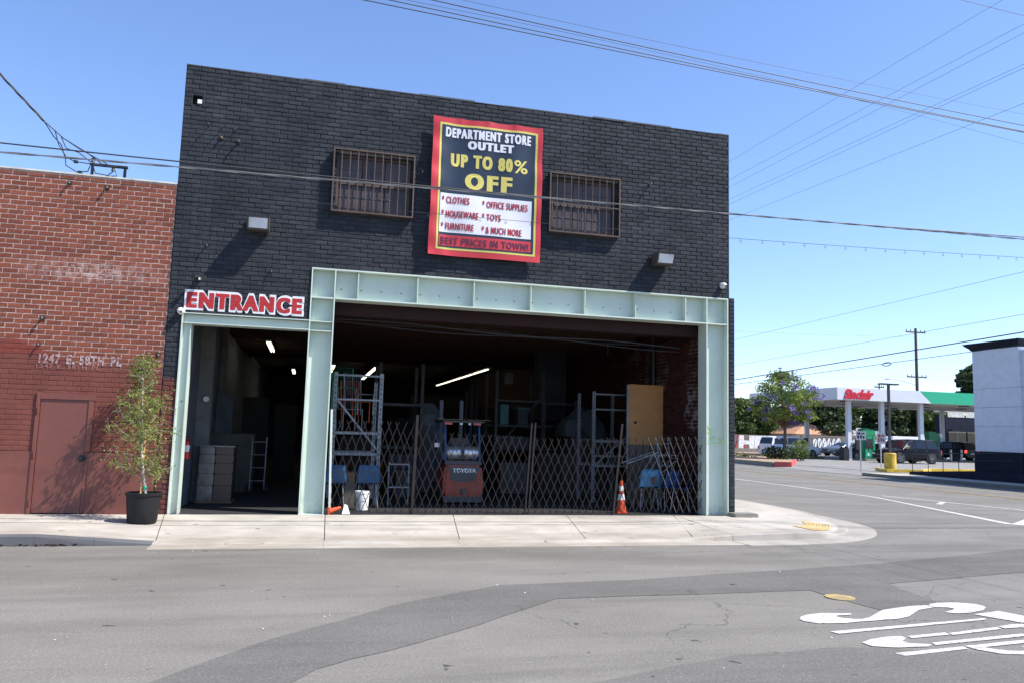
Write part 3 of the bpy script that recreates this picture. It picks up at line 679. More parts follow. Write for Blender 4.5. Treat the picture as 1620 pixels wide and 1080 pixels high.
# windows with security cages
def window(x0, x1, z0, z1, cx0, cx1, cz0, cz1):
    f = MB(); d = .045
    f.box(x0, x1, .05, .11, z0, z0+d); f.box(x0, x1, .05, .11, z1-d, z1); f.box(x0, x0+d, .05, .11, z0+d, z1-d); f.box(x1-d, x1, .05, .11, z0+d, z1-d)
    zm = (z0+z1)/2; f.box(x0+d, x1-d, .055, .105, zm-.03, zm+.03)
    w_ = f.build('window', 'cage', bw)
    for i in range(3):
        for a, b in ((z0+d, zm-.03), (zm+.03, z1-d)):
            wd = (x1-x0-2*d)/3
            MB().box(x0+d+i*wd+.006, x0+d+(i+1)*wd-.006, .085, .095, a, b).build('pane', 'pane', w_)
            m_ = MB(); xc = x0+d+(i+.5)*wd
            m_.box(xc-.006, xc+.006, .075, .083, a, b); m_.box(x0+d+i*wd, x0+d+(i+1)*wd, .074, .0825, (a+b)/2-.006, (a+b)/2+.006); m_.build('muntin', 'mull', w_)
    c = MB(); t = .025; y0, y1 = -.115, -.02
    c.box(cx0, cx1, y0, y0+t, cz0, cz0+t); c.box(cx0, cx1, y0, y1, cz1-t, cz1); c.box(cx0, cx0+t, y0, y0+t, cz0+t, cz1-t); c.box(cx1-t, cx1, y0, y0+t, cz0+t, cz1-t)
    c.box(cx0+.002, cx0+.008, y0+t, .0, cz0, cz1-t); c.box(cx1-.008, cx1-.002, y0+t, .0, cz0, cz1-t); c.box(cx0+.01, cx1-.01, y0+t, .0, cz0, cz0+.008)
    c.box(cx0+t, cx1-t, y0+.004, y0+.016, (cz0+cz1)/2-.03, (cz0+cz1)/2-.012)
    cg = c.build('window_cage', 'cage', bw)
    for i in range(9):
        x = cx0+(cx1-cx0)*(i+1)/10; MB().tube([(x, y0+.014, cz0+t), (x+.002*math.sin(i*2), y0+.014, cz1-t)], .0105, 6).build('bar', 'cage', cg)
window(*W1, .19, 1.645, 5.40, 6.56); window(*W2, 4.22, 5.655, 5.395, 6.56)
# small square vent hole with white block
MB().box(-2.150, -2.082, -.012, .05, 7.102, 7.172).build('vent_block', 'white_paint', bw)
MB().box(HOLE[0], HOLE[1], .2, .25, HOLE[2], HOLE[3]).build('vent_back', 'black', bw)
# painted ENTRANCE lettering
text_mb('ENTRANCE', -2.11, -.18, 3.49, 3.845, -.0085, offset=.09, spacing=1.26, fat=.012).build('entrance_outline', 'sign_white', bw)
text_mb('ENTRANCE', -2.075, -.215, 3.53, 3.805, -.0125, offset=.04, spacing=1.30, fat=.014).build('entrance_letters', 'sign_red', bw)
# steel frame
def plates(parent, name, boxes, sub=(), subname='stiffener'):
    mb = MB()
    for b in boxes: mb.box(*b)
    o = mb.build(name, 'mint', parent)
    for b in sub: MB().box(*b).build(subname, 'mint', o)
    return o
Y0, YW, Y1 = -.025, .135, .32
T = .022
beam = plates(bw, 'steel_beam', [(-.07, 8.02, Y0, Y1, 4.352, 4.377), (.35, 7.54, Y0-.002, Y1, 3.842, 3.868), (-.05, 8.0, YW, YW+.02, 3.87, 4.350)],
    [(x-.008, x+.008, Y0+.012, YW-.002, 3.870, 4.350) for x in (.74, 1.80, 2.84, 3.93, 5.0, 6.04, 7.10)])
bh = MB(); x = .45
while x < 7.9:
    bh.cyl((x, YW-.004, 4.045-.0), (x, YW-.001, 4.045), .012, n=8); x += .355
bh.build('bolts', 'hole', beam, kind='stuff')
colL = plates(bw, 'steel_column', [(-.07, -.048, Y0, Y1, .12, 4.350), (.328, .350, Y0, Y1, .12, 4.350), (-.046, .326, YW+.003, YW+.023, .12, 3.84)],
    [(-.046, .326, Y0+.006, YW, 3.842, 3.866), (-.046, .326, Y0+.01, YW, 3.425, 3.440), (-.046, .326, Y0+.01, YW, 3.262, 3.277)])
colR = plates(bw, 'steel_column', [(7.542, 7.564, Y0, Y1, .12, 4.350), (7.998, 8.02, Y0, Y1, .12, 4.350), (7.566, 7.996, YW+.003, YW+.023, .12, 3.84)],
    [(7.566, 7.996, Y0+.006, YW, 3.842, 3.866)])
plates(bw, 'steel_jamb', [(-2.14, -2.118, Y0, .30, .12, 3.43), (-2.116, -2.0, .06, .08, .12, 3.27), (-1.998, -1.985, Y0+.03, .30, .12, 3.27)])
plates(bw, 'entrance_lintel', [(-2.14, -.072, Y0-.004, .28, 3.432, 3.447), (-2.116, -.072, .06, .08, 3.288, 3.430), (-2.116, -.072, Y0, .28, 3.270, 3.286)])
MB().box(-.068, .348, -.04, .28, .118, .128).build('base_plate', 'mint', bw)
# lime scribble on the right column web
mb = MB(); zz = 1.55
for pts in ([(7.66,1.86),(7.68,1.78),(7.64,1.74),(7.70,1.70)], [(7.70,1.80),(7.72,1.66)], [(7.58,1.56),(7.64,1.55),(7.60,1.62),(7.66,1.64)], [(7.68,1.54),(7.70,1.64),(7.73,1.56),(7.76,1.64)], [(7.79,1.54),(7.79,1.64),(7.84,1.63)], [(7.86,1.64),(7.88,1.54),(7.91,1.62),(7.94,1.53),(7.96,1.64)], [(7.58,1.52),(7.95,1.50)]):
    mb.tube([(x, YW-.0005, z) for x, z in pts], .006, 4)
mb.build('spray_scribble', 'lime', colR)
# things fixed to the facade
def floodlight(x, z, label):
    t = thing('floodlight', (x, 0, z), label, 'floodlight', 'wall floodlights')
    a, b = x-.18, x+.18; h = .095
    mb = MB(); prof = [(-.34, z+h), (-.02, z+h+.03), (-.02, z-h-.02), (-.26, z-h-.03)]
    mb.prism([(a, y, zz) for y, zz in prof], (b-a, 0, 0)); mb.build('housing', 'lamp_body', t, .006)
    n = Vector((0, -(.20), .08)).normalized()
    p = [(a+.028, -.338, z+h-.03), (b-.028, -.338, z+h-.03), (b-.028, -.272, z-h+.0), (a+.028, -.272, z-h+.0)]
    MB().prism(p, (0, -.010, -.003)).build('lens', 'lens', t)
    for q in ((a, a+.026), (b-.026, b)): MB().prism([(q[0], -.341, z+h-.004), (q[1], -.341, z+h-.004), (q[1], -.262, z-h-.026), (q[0], -.262, z-h-.026)], (0, -.016, -.003)).build('lens_frame', 'lamp_body', t)
    MB().box(a+.06, b-.06, -.02, .01, z-h+.01, z+h).build('mounting_plate', 'lamp_body', t)
    MB().tube([(a-.02, -.03, z+.12), (a-.05, -.02, z+.08), (a-.03, -.02, z+.0)], .006, 5).build('cable', 'wire', t)
floodlight(-1.00, 5.03, 'box floodlight above the ENTRANCE lettering, casting a long shadow')
floodlight(6.53, 5.03, 'box floodlight to the right of the second barred window')
def dome(x, z, label):
    t = thing('security_camera', (x, 0, z), label, 'security camera', 'dome security cameras')
    MB().cyl((x, -.005, z), (x, -.07, z), .062, .058, 18).build('base', 'white_plastic', t, smooth=True)
    b = MB(); k = [(.056*math.cos(a), .056*math.sin(a)) for a in np.linspace(0, PI/2, 7)]
    for i in range(6):
        pass
    b.tube([(x, -.07-s, z-.006*i) for i, (c, s) in enumerate(k)], [max(c, .002) for c, s in k], 16); b.build('housing', 'white_plastic', t, smooth=True)
    MB().cyl((x+.008, -.125, z-.02), (x+.010, -.133, z-.023), .022, n=12).build('lens', 'black', t)
dome(-2.155, 3.46, 'white dome camera at the top left corner of the entrance'); dome(7.90, 4.63, 'white dome camera just above the right end of the steel beam')
t = thing('motion_spotlight', (-1.90, 0, 4.05), 'small black twin-head spotlight over the ENTRANCE sign', 'spotlight')
MB().cyl((-1.90, 0, 4.06), (-1.90, -.04, 4.06), .05, n=14).build('base', 'black', t)
for sx in (-1, 1): MB().tube([(-1.90, -.04, 4.06), (-1.90+sx*.05, -.09, 4.05), (-1.90+sx*.085, -.17, 4.03)], [.012, .02, .042], 10).build('lamp_head', 'black', t)
MB().box(-1.91, -1.87, -.10, -.06, 4.0, 4.04).build('sensor', 'white_plastic', t)
def anchor(x, z, label, L=.09, r=.012, nm='wall_anchor'):
    t = thing(nm, (x, 0, z), label, 'wall anchor', 'old wall anchors')
    MB().tube([(x, .0, z), (x, -L, z), (x+.01, -L-.01, z-.03)], r, 6).build('rod', 'cage', t)
    MB().box(x-r*1.7, x+r*1.7, -.012, .0, z-r*1.5, z+r*1.9).build('plate', 'hole', t)
anchor(-1.93, 6.73, 'short steel spike high on the black wall, left one of three', .13, .006); anchor(-1.72, 6.71, 'short steel spike high on the black wall, middle one of three', .13, .006); anchor(-1.50, 6.69, 'short steel spike high on the black wall, right one of three', .13, .006)
anchor(-1.43, 6.49, 'rusty ring bolt below the right wall spike', .10, .016); anchor(-1.72, 6.53, 'broken bracket stub beneath the middle wall spike', .05, .02)
anchor(6.30, 6.55, 'small bracket on the black wall above the right floodlight', .09, .012); anchor(-1.83, 4.62, 'tiny hook left of and below the entrance floodlight', .07, .010)
anchor(-.75, 4.25, 'pale bent nail in the wall above the ENTRANCE letters', .06, .008)
anchor(-4.23, 3.22, 'white-topped pipe stub on the red wall above the street number', .07, .02); anchor(-4.25, 2.80, 'dark red bolt directly above the painted street number', .05, .015)
anchor(-2.46, 2.72, 'small pale junction box beside the entrance jamb', .04, .02); anchor(1.78, 6.30, 'bent wire hook beside the left barred window', .09, .006)

# ---------------------------------------------------------------- banner
bn = thing('banner', (3.0, -.1, 4.76), 'tall red, yellow and navy department store sale banner tied between the windows', 'banner')
bx0, bx1, bz0, bz1 = 1.95, 4.055, 4.765, 7.385
def disp(x, z):
    u = (x-bx0)/(bx1-bx0); v = (z-bz0)/(bz1-bz0)
    d = .012*math.sin(5*u+3*v+1)*math.sin(4*v+1)+.008*math.sin(26*u+6*math.sin(3*v))*math.exp(-((1-v)/.25)**2)+.010*math.sin(31*v+8*u)*math.exp(-(u/.10)**2)+.010*math.sin(27*v-6*u)*math.exp(-((1-u)/.10)**2)-.035*math.exp(-((u-.0)/.12)**2)*1.2-.018*math.exp(-((1-u)/.08)**2)
    d += .016*math.sin(13*u*(1.2-v)+2.0*v)*math.exp(-((1-v)/.35)**2)+.010*math.sin(7*u+9*v)+.009*math.sin(19*u-4*v)*(.3+v)
    for c in (.25, .5, .75): d += -.020*max(0, 1-abs(u-c)/.05)*math.exp(-(1-v)/.05)
    d += -.03*math.exp(-(((u+v*.4)-.12)/.06)**2)*.6
    return d
def bsheet(name, m, x0, x1, z0, z1, y, parent=bn, nx=48, nz=60, hole=None):
    mb = MB(); vs = []; yy = y
    for j in range(nz+1):
        for i in range(nx+1):
            x = x0+(x1-x0)*i/nx; z = z0+(z1-z0)*j/nz
            if name == 'banner_cloth':
                if i in (0, nx): x += .004*math.sin(j*.22)*(1 if i else -1)-.012*(1-j/nz)*(1 if i == 0 else 0)
                if j == nz: z -= .018*abs(math.sin(i/nx*PI*4))
            vs.append((x, yy+disp(x, z), z))
    n = nx+1; mb.add(vs, [(j*n+i, j*n+i+1, (j+1)*n+i+1, (j+1)*n+i) for j in range(nz) for i in range(nx)])
    return mb.build(name, m, parent, smooth=True)
bsheet('banner_cloth', 'banner_red', bx0, bx1, bz0, bz1, -.10)
bsheet('yellow_border', 'banner_yellow', 2.075, 3.955, 4.875, 7.265, -.103)
bsheet('navy_field', 'banner_navy', 2.115, 3.915, 4.915, 7.225, -.106)
bsheet('white_field', 'banner_white', 2.125, 3.865, 5.195, 5.925, -.109)
bsheet('red_strip', 'banner_red', 2.125, 3.865, 4.945, 5.145, -.109)
TX = lambda s, a, b, c, d, y, off, m, nm='lettering', sp=1.0, **k: text_mb(s, a, b, c, d, y, offset=off, disp=disp, spacing=sp, **k).build(nm, m, bn)
TX('DEPARTMENT STORE', 2.19, 3.81, 7.0, 7.185, -.113, .03, 'banner_white', sp=1.28, fat=0.008)
TX('OUTLET', 2.62, 3.47, 6.805, 6.965, -.113, .04, 'banner_white', sp=1.35, fat=0.012)
TX('UP TO 80', 2.31, 3.46, 6.445, 6.70, -.113, .035, 'banner_yellow', sp=1.32, fat=0.012); TX('%', 3.50, 3.77, 6.44, 6.695, -.113, .018, 'banner_yellow')
TX('OFF', 2.595, 3.455, 6.04, 6.345, -.113, .035, 'banner_yellow', sp=1.4, fat=0.022)
for s, a, b, z in (('* CLOTHES', 2.16, 2.665, 5.735), ('* HOUSEWARE', 2.16, 2.845, 5.475), ('* FURNITURE', 2.16, 2.765, 5.245), ('* OFFICE SUPPLIES', 2.92, 3.785, 5.72), ('* TOYS', 2.92, 3.27, 5.478), ('* & MUCH MORE', 2.92, 3.68, 5.232)):
    TX(s, a, b, z, z+.135, -.116, .010, 'print_red', sp=1.16, fat=.0045)
TX('BEST PRICES IN TOWN!', 2.165, 3.815, 4.975, 5.105, -.116, .01, 'banner_maroon', sp=1.2, fat=0.006)
for i, (x, z) in enumerate(((1.97, 7.36), (2.47, 7.34), (3.0, 7.34), (3.53, 7.34), (4.03, 7.36), (1.96, 4.79), (3.0, 4.79), (4.03, 4.79))):
    MB().tube([(x, -.10+disp(x, z), z), (x+.01, -.02, z+.05), (x+.015, .0, z+.06)], .004, 5).build('tie', 'white_plastic', bn)

# ================================================================ RED BRICK BUILDING
rb = thing('brick_building', (-6, 0, 0), 'single-storey red brick building with a painted red door', 'building')
RX0, RX1, RZ = -20.0, XL-.006, 5.63
DR = (-4.155, -3.37, -1, 2.0)
brick_wall(rb, RX0, RX1, 1.09+.01, RZ, [DR, (-4.2, -4.15, 1, 2.05)], 'red_brick', .0, 300, jit=.0008, visible=lambda s, e, z: s > -5.1 and not (-3.2 < s and z < 2.3))
slab_with_holes(rb, 'wall', 'red_mortar', RX0, RX1, 0, RZ, .0035, .30, [DR])
slab_with_holes(rb, 'smooth_plinth', 'red_paint', RX0, RX1, .02, 1.095, -.012, .0033, [(DR[0], DR[1], 0, 2)])
mb = MB(); x = RX0
while x < RX1-.01:
    l = min(random.uniform(.8, 1.6), RX1-x); mb.box(x, x+l-.004, -.012, .32, RZ+.002, RZ+.022+random.uniform(0, .006)); x += l
mb.build('coping', 'coping', rb)
MB().box(RX0, RX1, .31, 29, 0, RZ-.3).build('building_body', 'dark_wall', rb)
mb = MB(); mb.box(-4.20, -4.15, -.03, .0, .12, 2.04)
mb.box(-4.148, -3.345, -.018, .10, 1.93, 2.03); mb.box(-3.44, -3.37, -.014, .10, 1.1, 1.928)
mb.build('door_frame', 'red_paint', rb)
dr = MB().box(-4.145, -3.445, .0, .04, .135, 1.925).build('door', 'red_door', rb, .004)
MB().box(-3.442, -3.372, .004, .04, .135, 1.09).build('door_edge', 'red_paint', dr)
kn = MB(); kn.cyl((-3.475, .0, 1.0), (-3.475, -.012, 1.0), .058, n=18); kn.tube([(-3.475, -.012, 1.0), (-3.475, -.04, 1.0), (-3.475, -.05, 1.0), (-3.475, -.075, 1.0)], [.02, .02, .038, .03], 14); kn.build('door_knob', 'black', dr, smooth=True)
for z in (1.75, 1.05, .3):
    MB().tube([(-4.165, -.035, z-.05), (-4.165, -.035, z+.05)], .012, 8).build('hinge', 'red_paint', dr)
for wd, a, b in (('1247', 375, 580), ('E.', 635, 715), ('58TH', 760, 995), ('PL', 1060, 1165)):
    k = 1.224/790; text_mb(wd, -4.235+(a-375)*k, -4.235+(b-375)*k, 2.495, 2.655, -.0065, offset=.045, spacing=1.2).build('lettering', 'addr', rb)
    text_mb(wd, -4.26+(a-375)*k*.765, -4.26+(b-375)*k*.765, 2.425, 2.487, -.0065, offset=.02, spacing=1.2).build('lettering', 'addr2', rb)
# roof bracket with service cables
rk = thing('service_bracket', (-3.6, .6, 5.6), 'grey steel goalpost bracket on the red roof holding cable ends', 'bracket')
MB().box(-3.88, -3.84, .58, .62, 5.55, 5.99).build('post', 'rack_dark', rk); MB().box(-3.36, -3.32, .58, .62, 5.55, 5.99).build('post', 'rack_dark', rk)
MB().box(-3.90, -3.30, .57, .63, 5.992, 6.03).build('crossbar', 'rack_dark', rk)
for x, z in ((-3.85, 6.07), (-3.52, 5.95)): MB().lathe([(.001, -.04), (.035, -.03), (.02, 0), (.035, .03), (.001, .04)], (x, .55, z), 10).build('insulator', 'black', rk)
def wire(nm, pts, r, label, m='wire', group=None, n=5, cat='cable'):
    return MB().tube(pts, r, n).build(nm, m, None, fix=False, label=label, cat=cat, group=group)
def qcurve(p, q, sag, n=24):
    p, q = Vector(p), Vector(q); return [p.lerp(q, i/n)-Vector((0, 0, 4*sag*(i/n)*(1-i/n))) for i in range(n+1)]
P0 = Vector((-5.42, .6, 7.43)); P1 = Vector((-4.68, .6, 6.69)); far = P0+(P0-P1)*6+Vector((0, -8, 1.5))
tw = thing('service_drop', (-4.7, .6, 6.6), 'twisted service cable bundle dropping to the red roof with loose looped ends', 'cable')
for k in range(3):
    path = []
    base = [far.lerp(P0, i/30)-Vector((0, 0, 2.4*(i/30)*(1-i/30))) for i in range(30)]+[P0.lerp(P1, i/14) for i in range(15)]
    for i, p in enumerate(base):
        a = i*.55+k*2.094; path.append(p+Vector((math.cos(a)*.009, math.sin(a)*.009, math.cos(a)*.009)))
    MB().tube(path, .010, 5).build('strand', 'wire', tw, fix=False)
for pts in ([(-4.68,.6,6.69),(-4.35,.6,6.42),(-3.95,.6,6.2),(-3.7,.58,6.02)], [(-4.35,.6,6.42),(-4.1,.6,6.27),(-3.62,.56,6.03)],
            [(-4.68,.6,6.69),(-4.52,.62,6.45),(-4.38,.62,6.3),(-4.32,.62,6.12),(-4.15,.6,6.03),(-3.9,.6,6.02)], [(-4.5,.6,6.55),(-4.42,.6,6.3),(-4.30,.6,6.12),(-4.28,.6,5.95),(-4.1,.6,5.85),(-3.93,.6,5.88),(-3.9,.6,5.98)],
            [(-4.4,.6,6.46),(-4.3,.6,6.25),(-4.1,.6,6.2),(-3.9,.6,6.05)], [(-3.86,.58,6.02),(-3.8,.56,5.85),(-3.6,.56,5.83),(-3.5,.56,5.93)], [(-3.5,.55,5.95),(-3.45,.54,5.83),(-3.7,.55,5.80)]):
    MB().tube(pts, .009, 5).build('loose_end', 'wire', tw, fix=False)
for x, z in ((-4.13, 6.03), (-4.05, 5.85)): MB().box(x-.03, x+.03, .57, .63, z-.02, z+.02).build('splice', 'black', tw)
anchor(-4.02, 5.48, 'rusty pulley fitting near the top of the red wall, left one', .06, .02); anchor(-3.45, 5.46, 'rusty pulley fitting near the top of the red wall, right one', .06, .02)

# ---------------------------------------------------------------- overhead wires
def poly2(xs, zs): return np.polyfit(xs, zs, 2)
def longwire(nm, Y, xs, zs, r, label, m='wire', x0=-34, x1=42, group='cables along the street front', twist=0, deg=2):
    c = np.polyfit(xs, zs, deg); c0 = np.polyfit(xs, zs, 1)
    pts = []
    lo, hi = min(xs)-1, max(xs)+1
    for i in range(81):
        x = x0+(x1-x0)*i/80
        if x < lo: z = np.polyval(c, lo)+(x-lo)*np.polyval(np.polyder(c), lo)+.0012*(x-lo)**2
        elif x > hi: z = np.polyval(c, hi)+(x-hi)*np.polyval(np.polyder(c), hi)+.0012*(x-hi)**2
        else: z = np.polyval(c, x)
        pts.append((x, Y, z))
    if twist:
        mb = MB()
        for k in (0, 1):
            pp = []
            for i in range(420):
                x = x0+(x1-x0)*i/419; z = float(np.interp(x, [p[0] for p in pts], [p[2] for p in pts])); a = i*1.05+k*PI
                pp.append((x, Y+math.cos(a)*twist, z+math.sin(a)*twist))
            mb.tube(pp, r, 4)
        return mb.build(nm, m, None, fix=False, label=label, cat='cable', group=group)
    return wire(nm, pts, r, label, m, group)
longwire('overhead_cable', -2.9, [-4.05, -1.83, .19, 1.73, 6.43, 12.29], [5.149, 5.14, 5.10, 5.150, 5.235, 5.335], .010, 'upper of the paired low cables running in front of the banner')
longwire('overhead_cable', -2.9, [-4.04, -1.83, 1.73, 6.43, 12.29], [5.007, 5.069, 5.125, 5.205, 5.306], .009, 'twisted lower of the paired low cables running in front of the banner', 'wire_pale', twist=.009)
UP = [([.438, 2.911, 5.601, 11.96], [7.64, 7.51, 7.397, 7.109], .0075, 'lowest thick cable of the high bundle over the black parapet'), ([.783, 5.601, 11.96], [7.698, 7.435, 7.125], .007, 'second cable up in the high bundle over the parapet'),
      ([1.398, 5.601, 11.966], [7.802, 7.543, 7.237], .0075, 'third cable up in the high bundle over the parapet'), ([1.016, 5.601, 8.475, 11.948], [7.737, 7.50, 7.25, 6.9], .003, 'thin dark line dipping below the high cable bundle on the right'),
      ([1.843, 5.601, 11.978], [7.877, 7.679, 7.448], .003, 'thin topmost line above the high cable bundle')]
for xs, zs, r, lb in UP: longwire('overhead_cable', -3.3, xs, zs, r, lb)
longwire('overhead_cable', -3.3, [10.71, 12.08], [9.376, 9.306], .005, 'thin line crossing the top right corner of the sky', deg=1)
sw = thing('string_light_wire', (6, -1.5, 5.2), 'thin sagging wire hung with small empty lamp loops', 'string wire')
c = poly2([.328, 1.967, 7.225, 13.791], [5.14, 5.11, 5.214, 5.382])
MB().tube([(-34, -1.5, 8.5), (-14, -1.5, 6.0)]+[(x, -1.5, np.polyval(c, x)) for x in np.linspace(-6, 22, 60)]+[(40, -1.5, 9)], .0045, 4).build('line', 'wire', sw, fix=False)
x = .4
while x < 16:
    z = np.polyval(c, x); MB().tube([(x, -1.5, z)]+[(x+.022*math.sin(a), -1.5, z-.035-.03*(1-math.cos(a))/2) for a in np.linspace(0, 2*PI, 9)], .0032, 4).build('lamp_loop', 'wire', sw, fix=False)
    x += .44
for k, (ya, za, yb, zb) in enumerate(((10.4, 11.35, -1.06, 11.15), (10.4, 10.68, -1.56, 10.35), (10.41, 10.41, -1.55, 10.16), (10.41, 9.97, -1.51, 9.49), (10.41, 9.79, -1.51, 9.41), (10.41, 9.22, -1.47, 8.66))):
    pts = [(14, y, za+(zb-za)*(y-ya)/(yb-ya)) for y in np.linspace(-30, 70, 30)]
    wire('overhead_cable', pts, .0038, ['highest', 'second', 'third', 'fourth', 'fifth', 'sixth and lowest'][k]+' of the thin lines running along the cross street', group='lines along the cross street')
for k, (ya, za, yb, zb) in enumerate(((10.01, 4.95, -1.29, 5.15), (10.01, 4.08, -1.25, 4.28), (10.02, 3.59, -1.23, 3.92), (10.02, 3.44, -1.22, 3.67))):
    s = 27/14; f_ = lambda y, z: ((y+14.2)*s-14.2, (z-1.62)*s+1.62)
    (ya, za), (yb, zb) = f_(ya, za), f_(yb, zb)
    pts = [(27, y, za+(zb-za)*(y-ya)/(yb-ya)) for y in np.linspace(-30, 110, 40)]
    wire('overhead_cable', pts, (.007, .008, .024, .013)[k], ['thin high line above the gas station canopy', 'thin line just over the canopy and street pole', 'thick black cable crossing before the white building cornice', 'lower cable with a coil of slack in front of the canopy'][k], group='cables on the far side of the cross street')
MB().tube([(27.0+.12*math.cos(a)*.3, 18.5+.34*math.cos(a), 5.38+.08*math.sin(a)) for a in np.linspace(0, 2*PI, 17)], .022, 5).build('cable_slack_coil', 'wire', None, fix=False, cat='cable coil', label='coil of slack cable hanging on the lower line before the canopy')

# ================================================================ POTTED TREE
pt = thing('potted_tree', (-2.34, -.98, .12), 'slender young tree in a black plastic pot beside the red door', 'potted tree')
MB().lathe([(.001, .0), (.205, .0), (.21, .03), (.244, .40), (.258, .405), (.264, .445), (.246, .45), (.242, .41), (.001, .38)], (-2.34, -.98, .105), 30).build('pot', 'pot', pt, smooth=True)
MB().lathe([(.001, .005), (.12, .012), (.241, 0)], (-2.34, -.98, .495), 24).build('soil', 'soil', pt)
def tcurve(h):   # trunk leaning back to the wall and to the left
    t = h/2.1; return Vector((-2.31-.36*t-.03*math.sin(5*t), -.98+.67*t**1.1, .50+h))
MB().tube([tcurve(h) for h in np.linspace(0, 2.05, 14)], [.024-.016*i/13 for i in range(14)], 8).build('trunk', 'bark_pale', pt, smooth=True)
MB().tube([(-2.39, -.98, .5), (-2.44, -.68, 1.45)], .014, 7).build('stake', 'stake', pt)
for z in (.12, .80): p = tcurve(z); MB().cyl(p-Vector((0, 0, .02)), p+Vector((0, 0, .02)), .034, n=10).build('tie', 'green_sign', pt)
br = MB(); lf = MB()
def leafq(mb, p, s, el=1.8):
    d = Vector((random.gauss(0, 1), random.gauss(0, 1), random.gauss(0, 1))).normalized(); e = d.orthogonal().normalized(); e = Matrix.Rotation(random.uniform(0, 6.28), 3, d)@e
    a = d*s*el/2; b = e*s/2; mb.add([p-a, p+b, p+a, p-b], [(0, 1, 2, 3)])
for i in range(98):
    h = random.uniform(.10, 2.02)**1.0; t = h/2.05; p = tcurve(h); a = random.uniform(0, 2*PI)
    L = (.16+.34*math.sin(min(1, (1.10-t))*PI*.62))*random.uniform(.45, 1.15)
    up = random.uniform(.1, 1.1)
    pts = [p]; d = Vector((math.cos(a), math.sin(a)*.85, up)).normalized()
    for k in range(4):
        d = (d+Vector((random.gauss(0, .28), random.gauss(0, .28), random.gauss(-.04, .22)))).normalized(); q = pts[-1]+d*L*.28
        q.y = min(q.y, -.05); pts.append(q)
    br.tube(pts, [.0050, .0036, .0025, .0018, .0010], 4)
    for k in range(int(62*L+8)):
        u = random.uniform(.8, 3.98); j = int(u); c_ = pts[j].lerp(pts[j+1], u-j)
        e_ = c_+Vector((random.gauss(0, .05), random.gauss(0, .05), random.gauss(.01, .05))); e_.y = min(e_.y, -.02)
        if k % 5 == 0: br.tube([c_, e_], [.0015, .0008], 3)
        for m_ in range(2):
            v = e_+Vector((random.gauss(0, .014), random.gauss(0, .014), random.gauss(0, .014))); v.y = min(v.y, -.012); leafq(lf, v, random.uniform(.015, .027), 1.9)
br.build('branches', 'bark_pale', pt, fix=False, kind='stuff'); lf.build('foliage', 'leaf_pot', pt, fix=False, kind='stuff')

# ================================================================ FOLDING GATES
def gate(name, x0, x1, posts, top, label, Y=.16, shift=0):
    g_ = thing(name, (x0, Y, .12), label, 'folding gate', 'scissor gates across the opening')
    z0 = .155; p = .142; n = int((x1-x0)/p)
    for dirn in (1, -1):
        yy = Y-.004 if dirn > 0 else Y+.004
        k = -8
        while x0+k*p < x1+8*p:
            xb = x0+k*p; H = top(min(max(xb+.3*dirn, x0), x1))-z0; sl = .60*dirn
            a = Vector((xb, yy, z0)); b = Vector((xb+sl, yy, z0+H)); k += 1
            ta, tb = 0.0, 1.0
            for lim, sg in ((x0+.012, 1), (x1-.012, -1)):
                da, db = (a.x-lim)*sg, (b.x-lim)*sg
                if da < 0 and db < 0: ta = 2
                elif da < 0: ta = max(ta, da/(da-db))
                elif db < 0: tb = min(tb, da/(da-db))
            if tb-ta < .12: continue
            MB().bar(a.lerp(b, ta), a.lerp(b, tb), .012, .004).build('slat', 'gate_sunlit' if (dirn < 0 and xb > 7.0) else 'gate', g_)  # right-end slats get the paler steel with sunlight painted in
    for x, lean, zt, m, wd in posts:
        o = MB().bar((x, Y-.025, .14), (x+lean, Y-.025, zt), wd, .03).build('post', m, g_)
        cs = MB(); cs.cyl((x-.02, Y-.03, .135), (x-.02, Y-.0, .135), .02, n=10); cs.build('caster', 'black', o)
    rv = MB()
    for i in range(n+1):
        rv.cyl((x0+i*p+.002, Y-.008, z0+.012), (x0+i*p+.002, Y-.016, z0+.012), .007, n=6); rv.box(x0+i*p-.004, x0+i*p+.006, Y-.006, Y+.006, .128, z0)
    rv.build('rivets', 'gate', g_, kind='stuff')
gate('folding_gate', .42, 3.99, [(.45, -.05, 1.92, 'mint', .035), (1.88, .03, 1.87, 'gatepost', .045), (3.96, .09, 1.79, 'gatepost', .028)], lambda x: 1.74 if x < 1.9 else 1.58-.02*(x-1.9), 'brown scissor gate from the left column to the double post')
gate('folding_gate', 4.02, 7.64, [(4.03, .09, 1.80, 'gatepost', .028), (5.69, .16, 1.83, 'gatepost', .04), (7.63, 0, 1.68, 'mint', .03)], lambda x: 1.50+.035*(x-4), 'brown scissor gate from the double post to the right column')

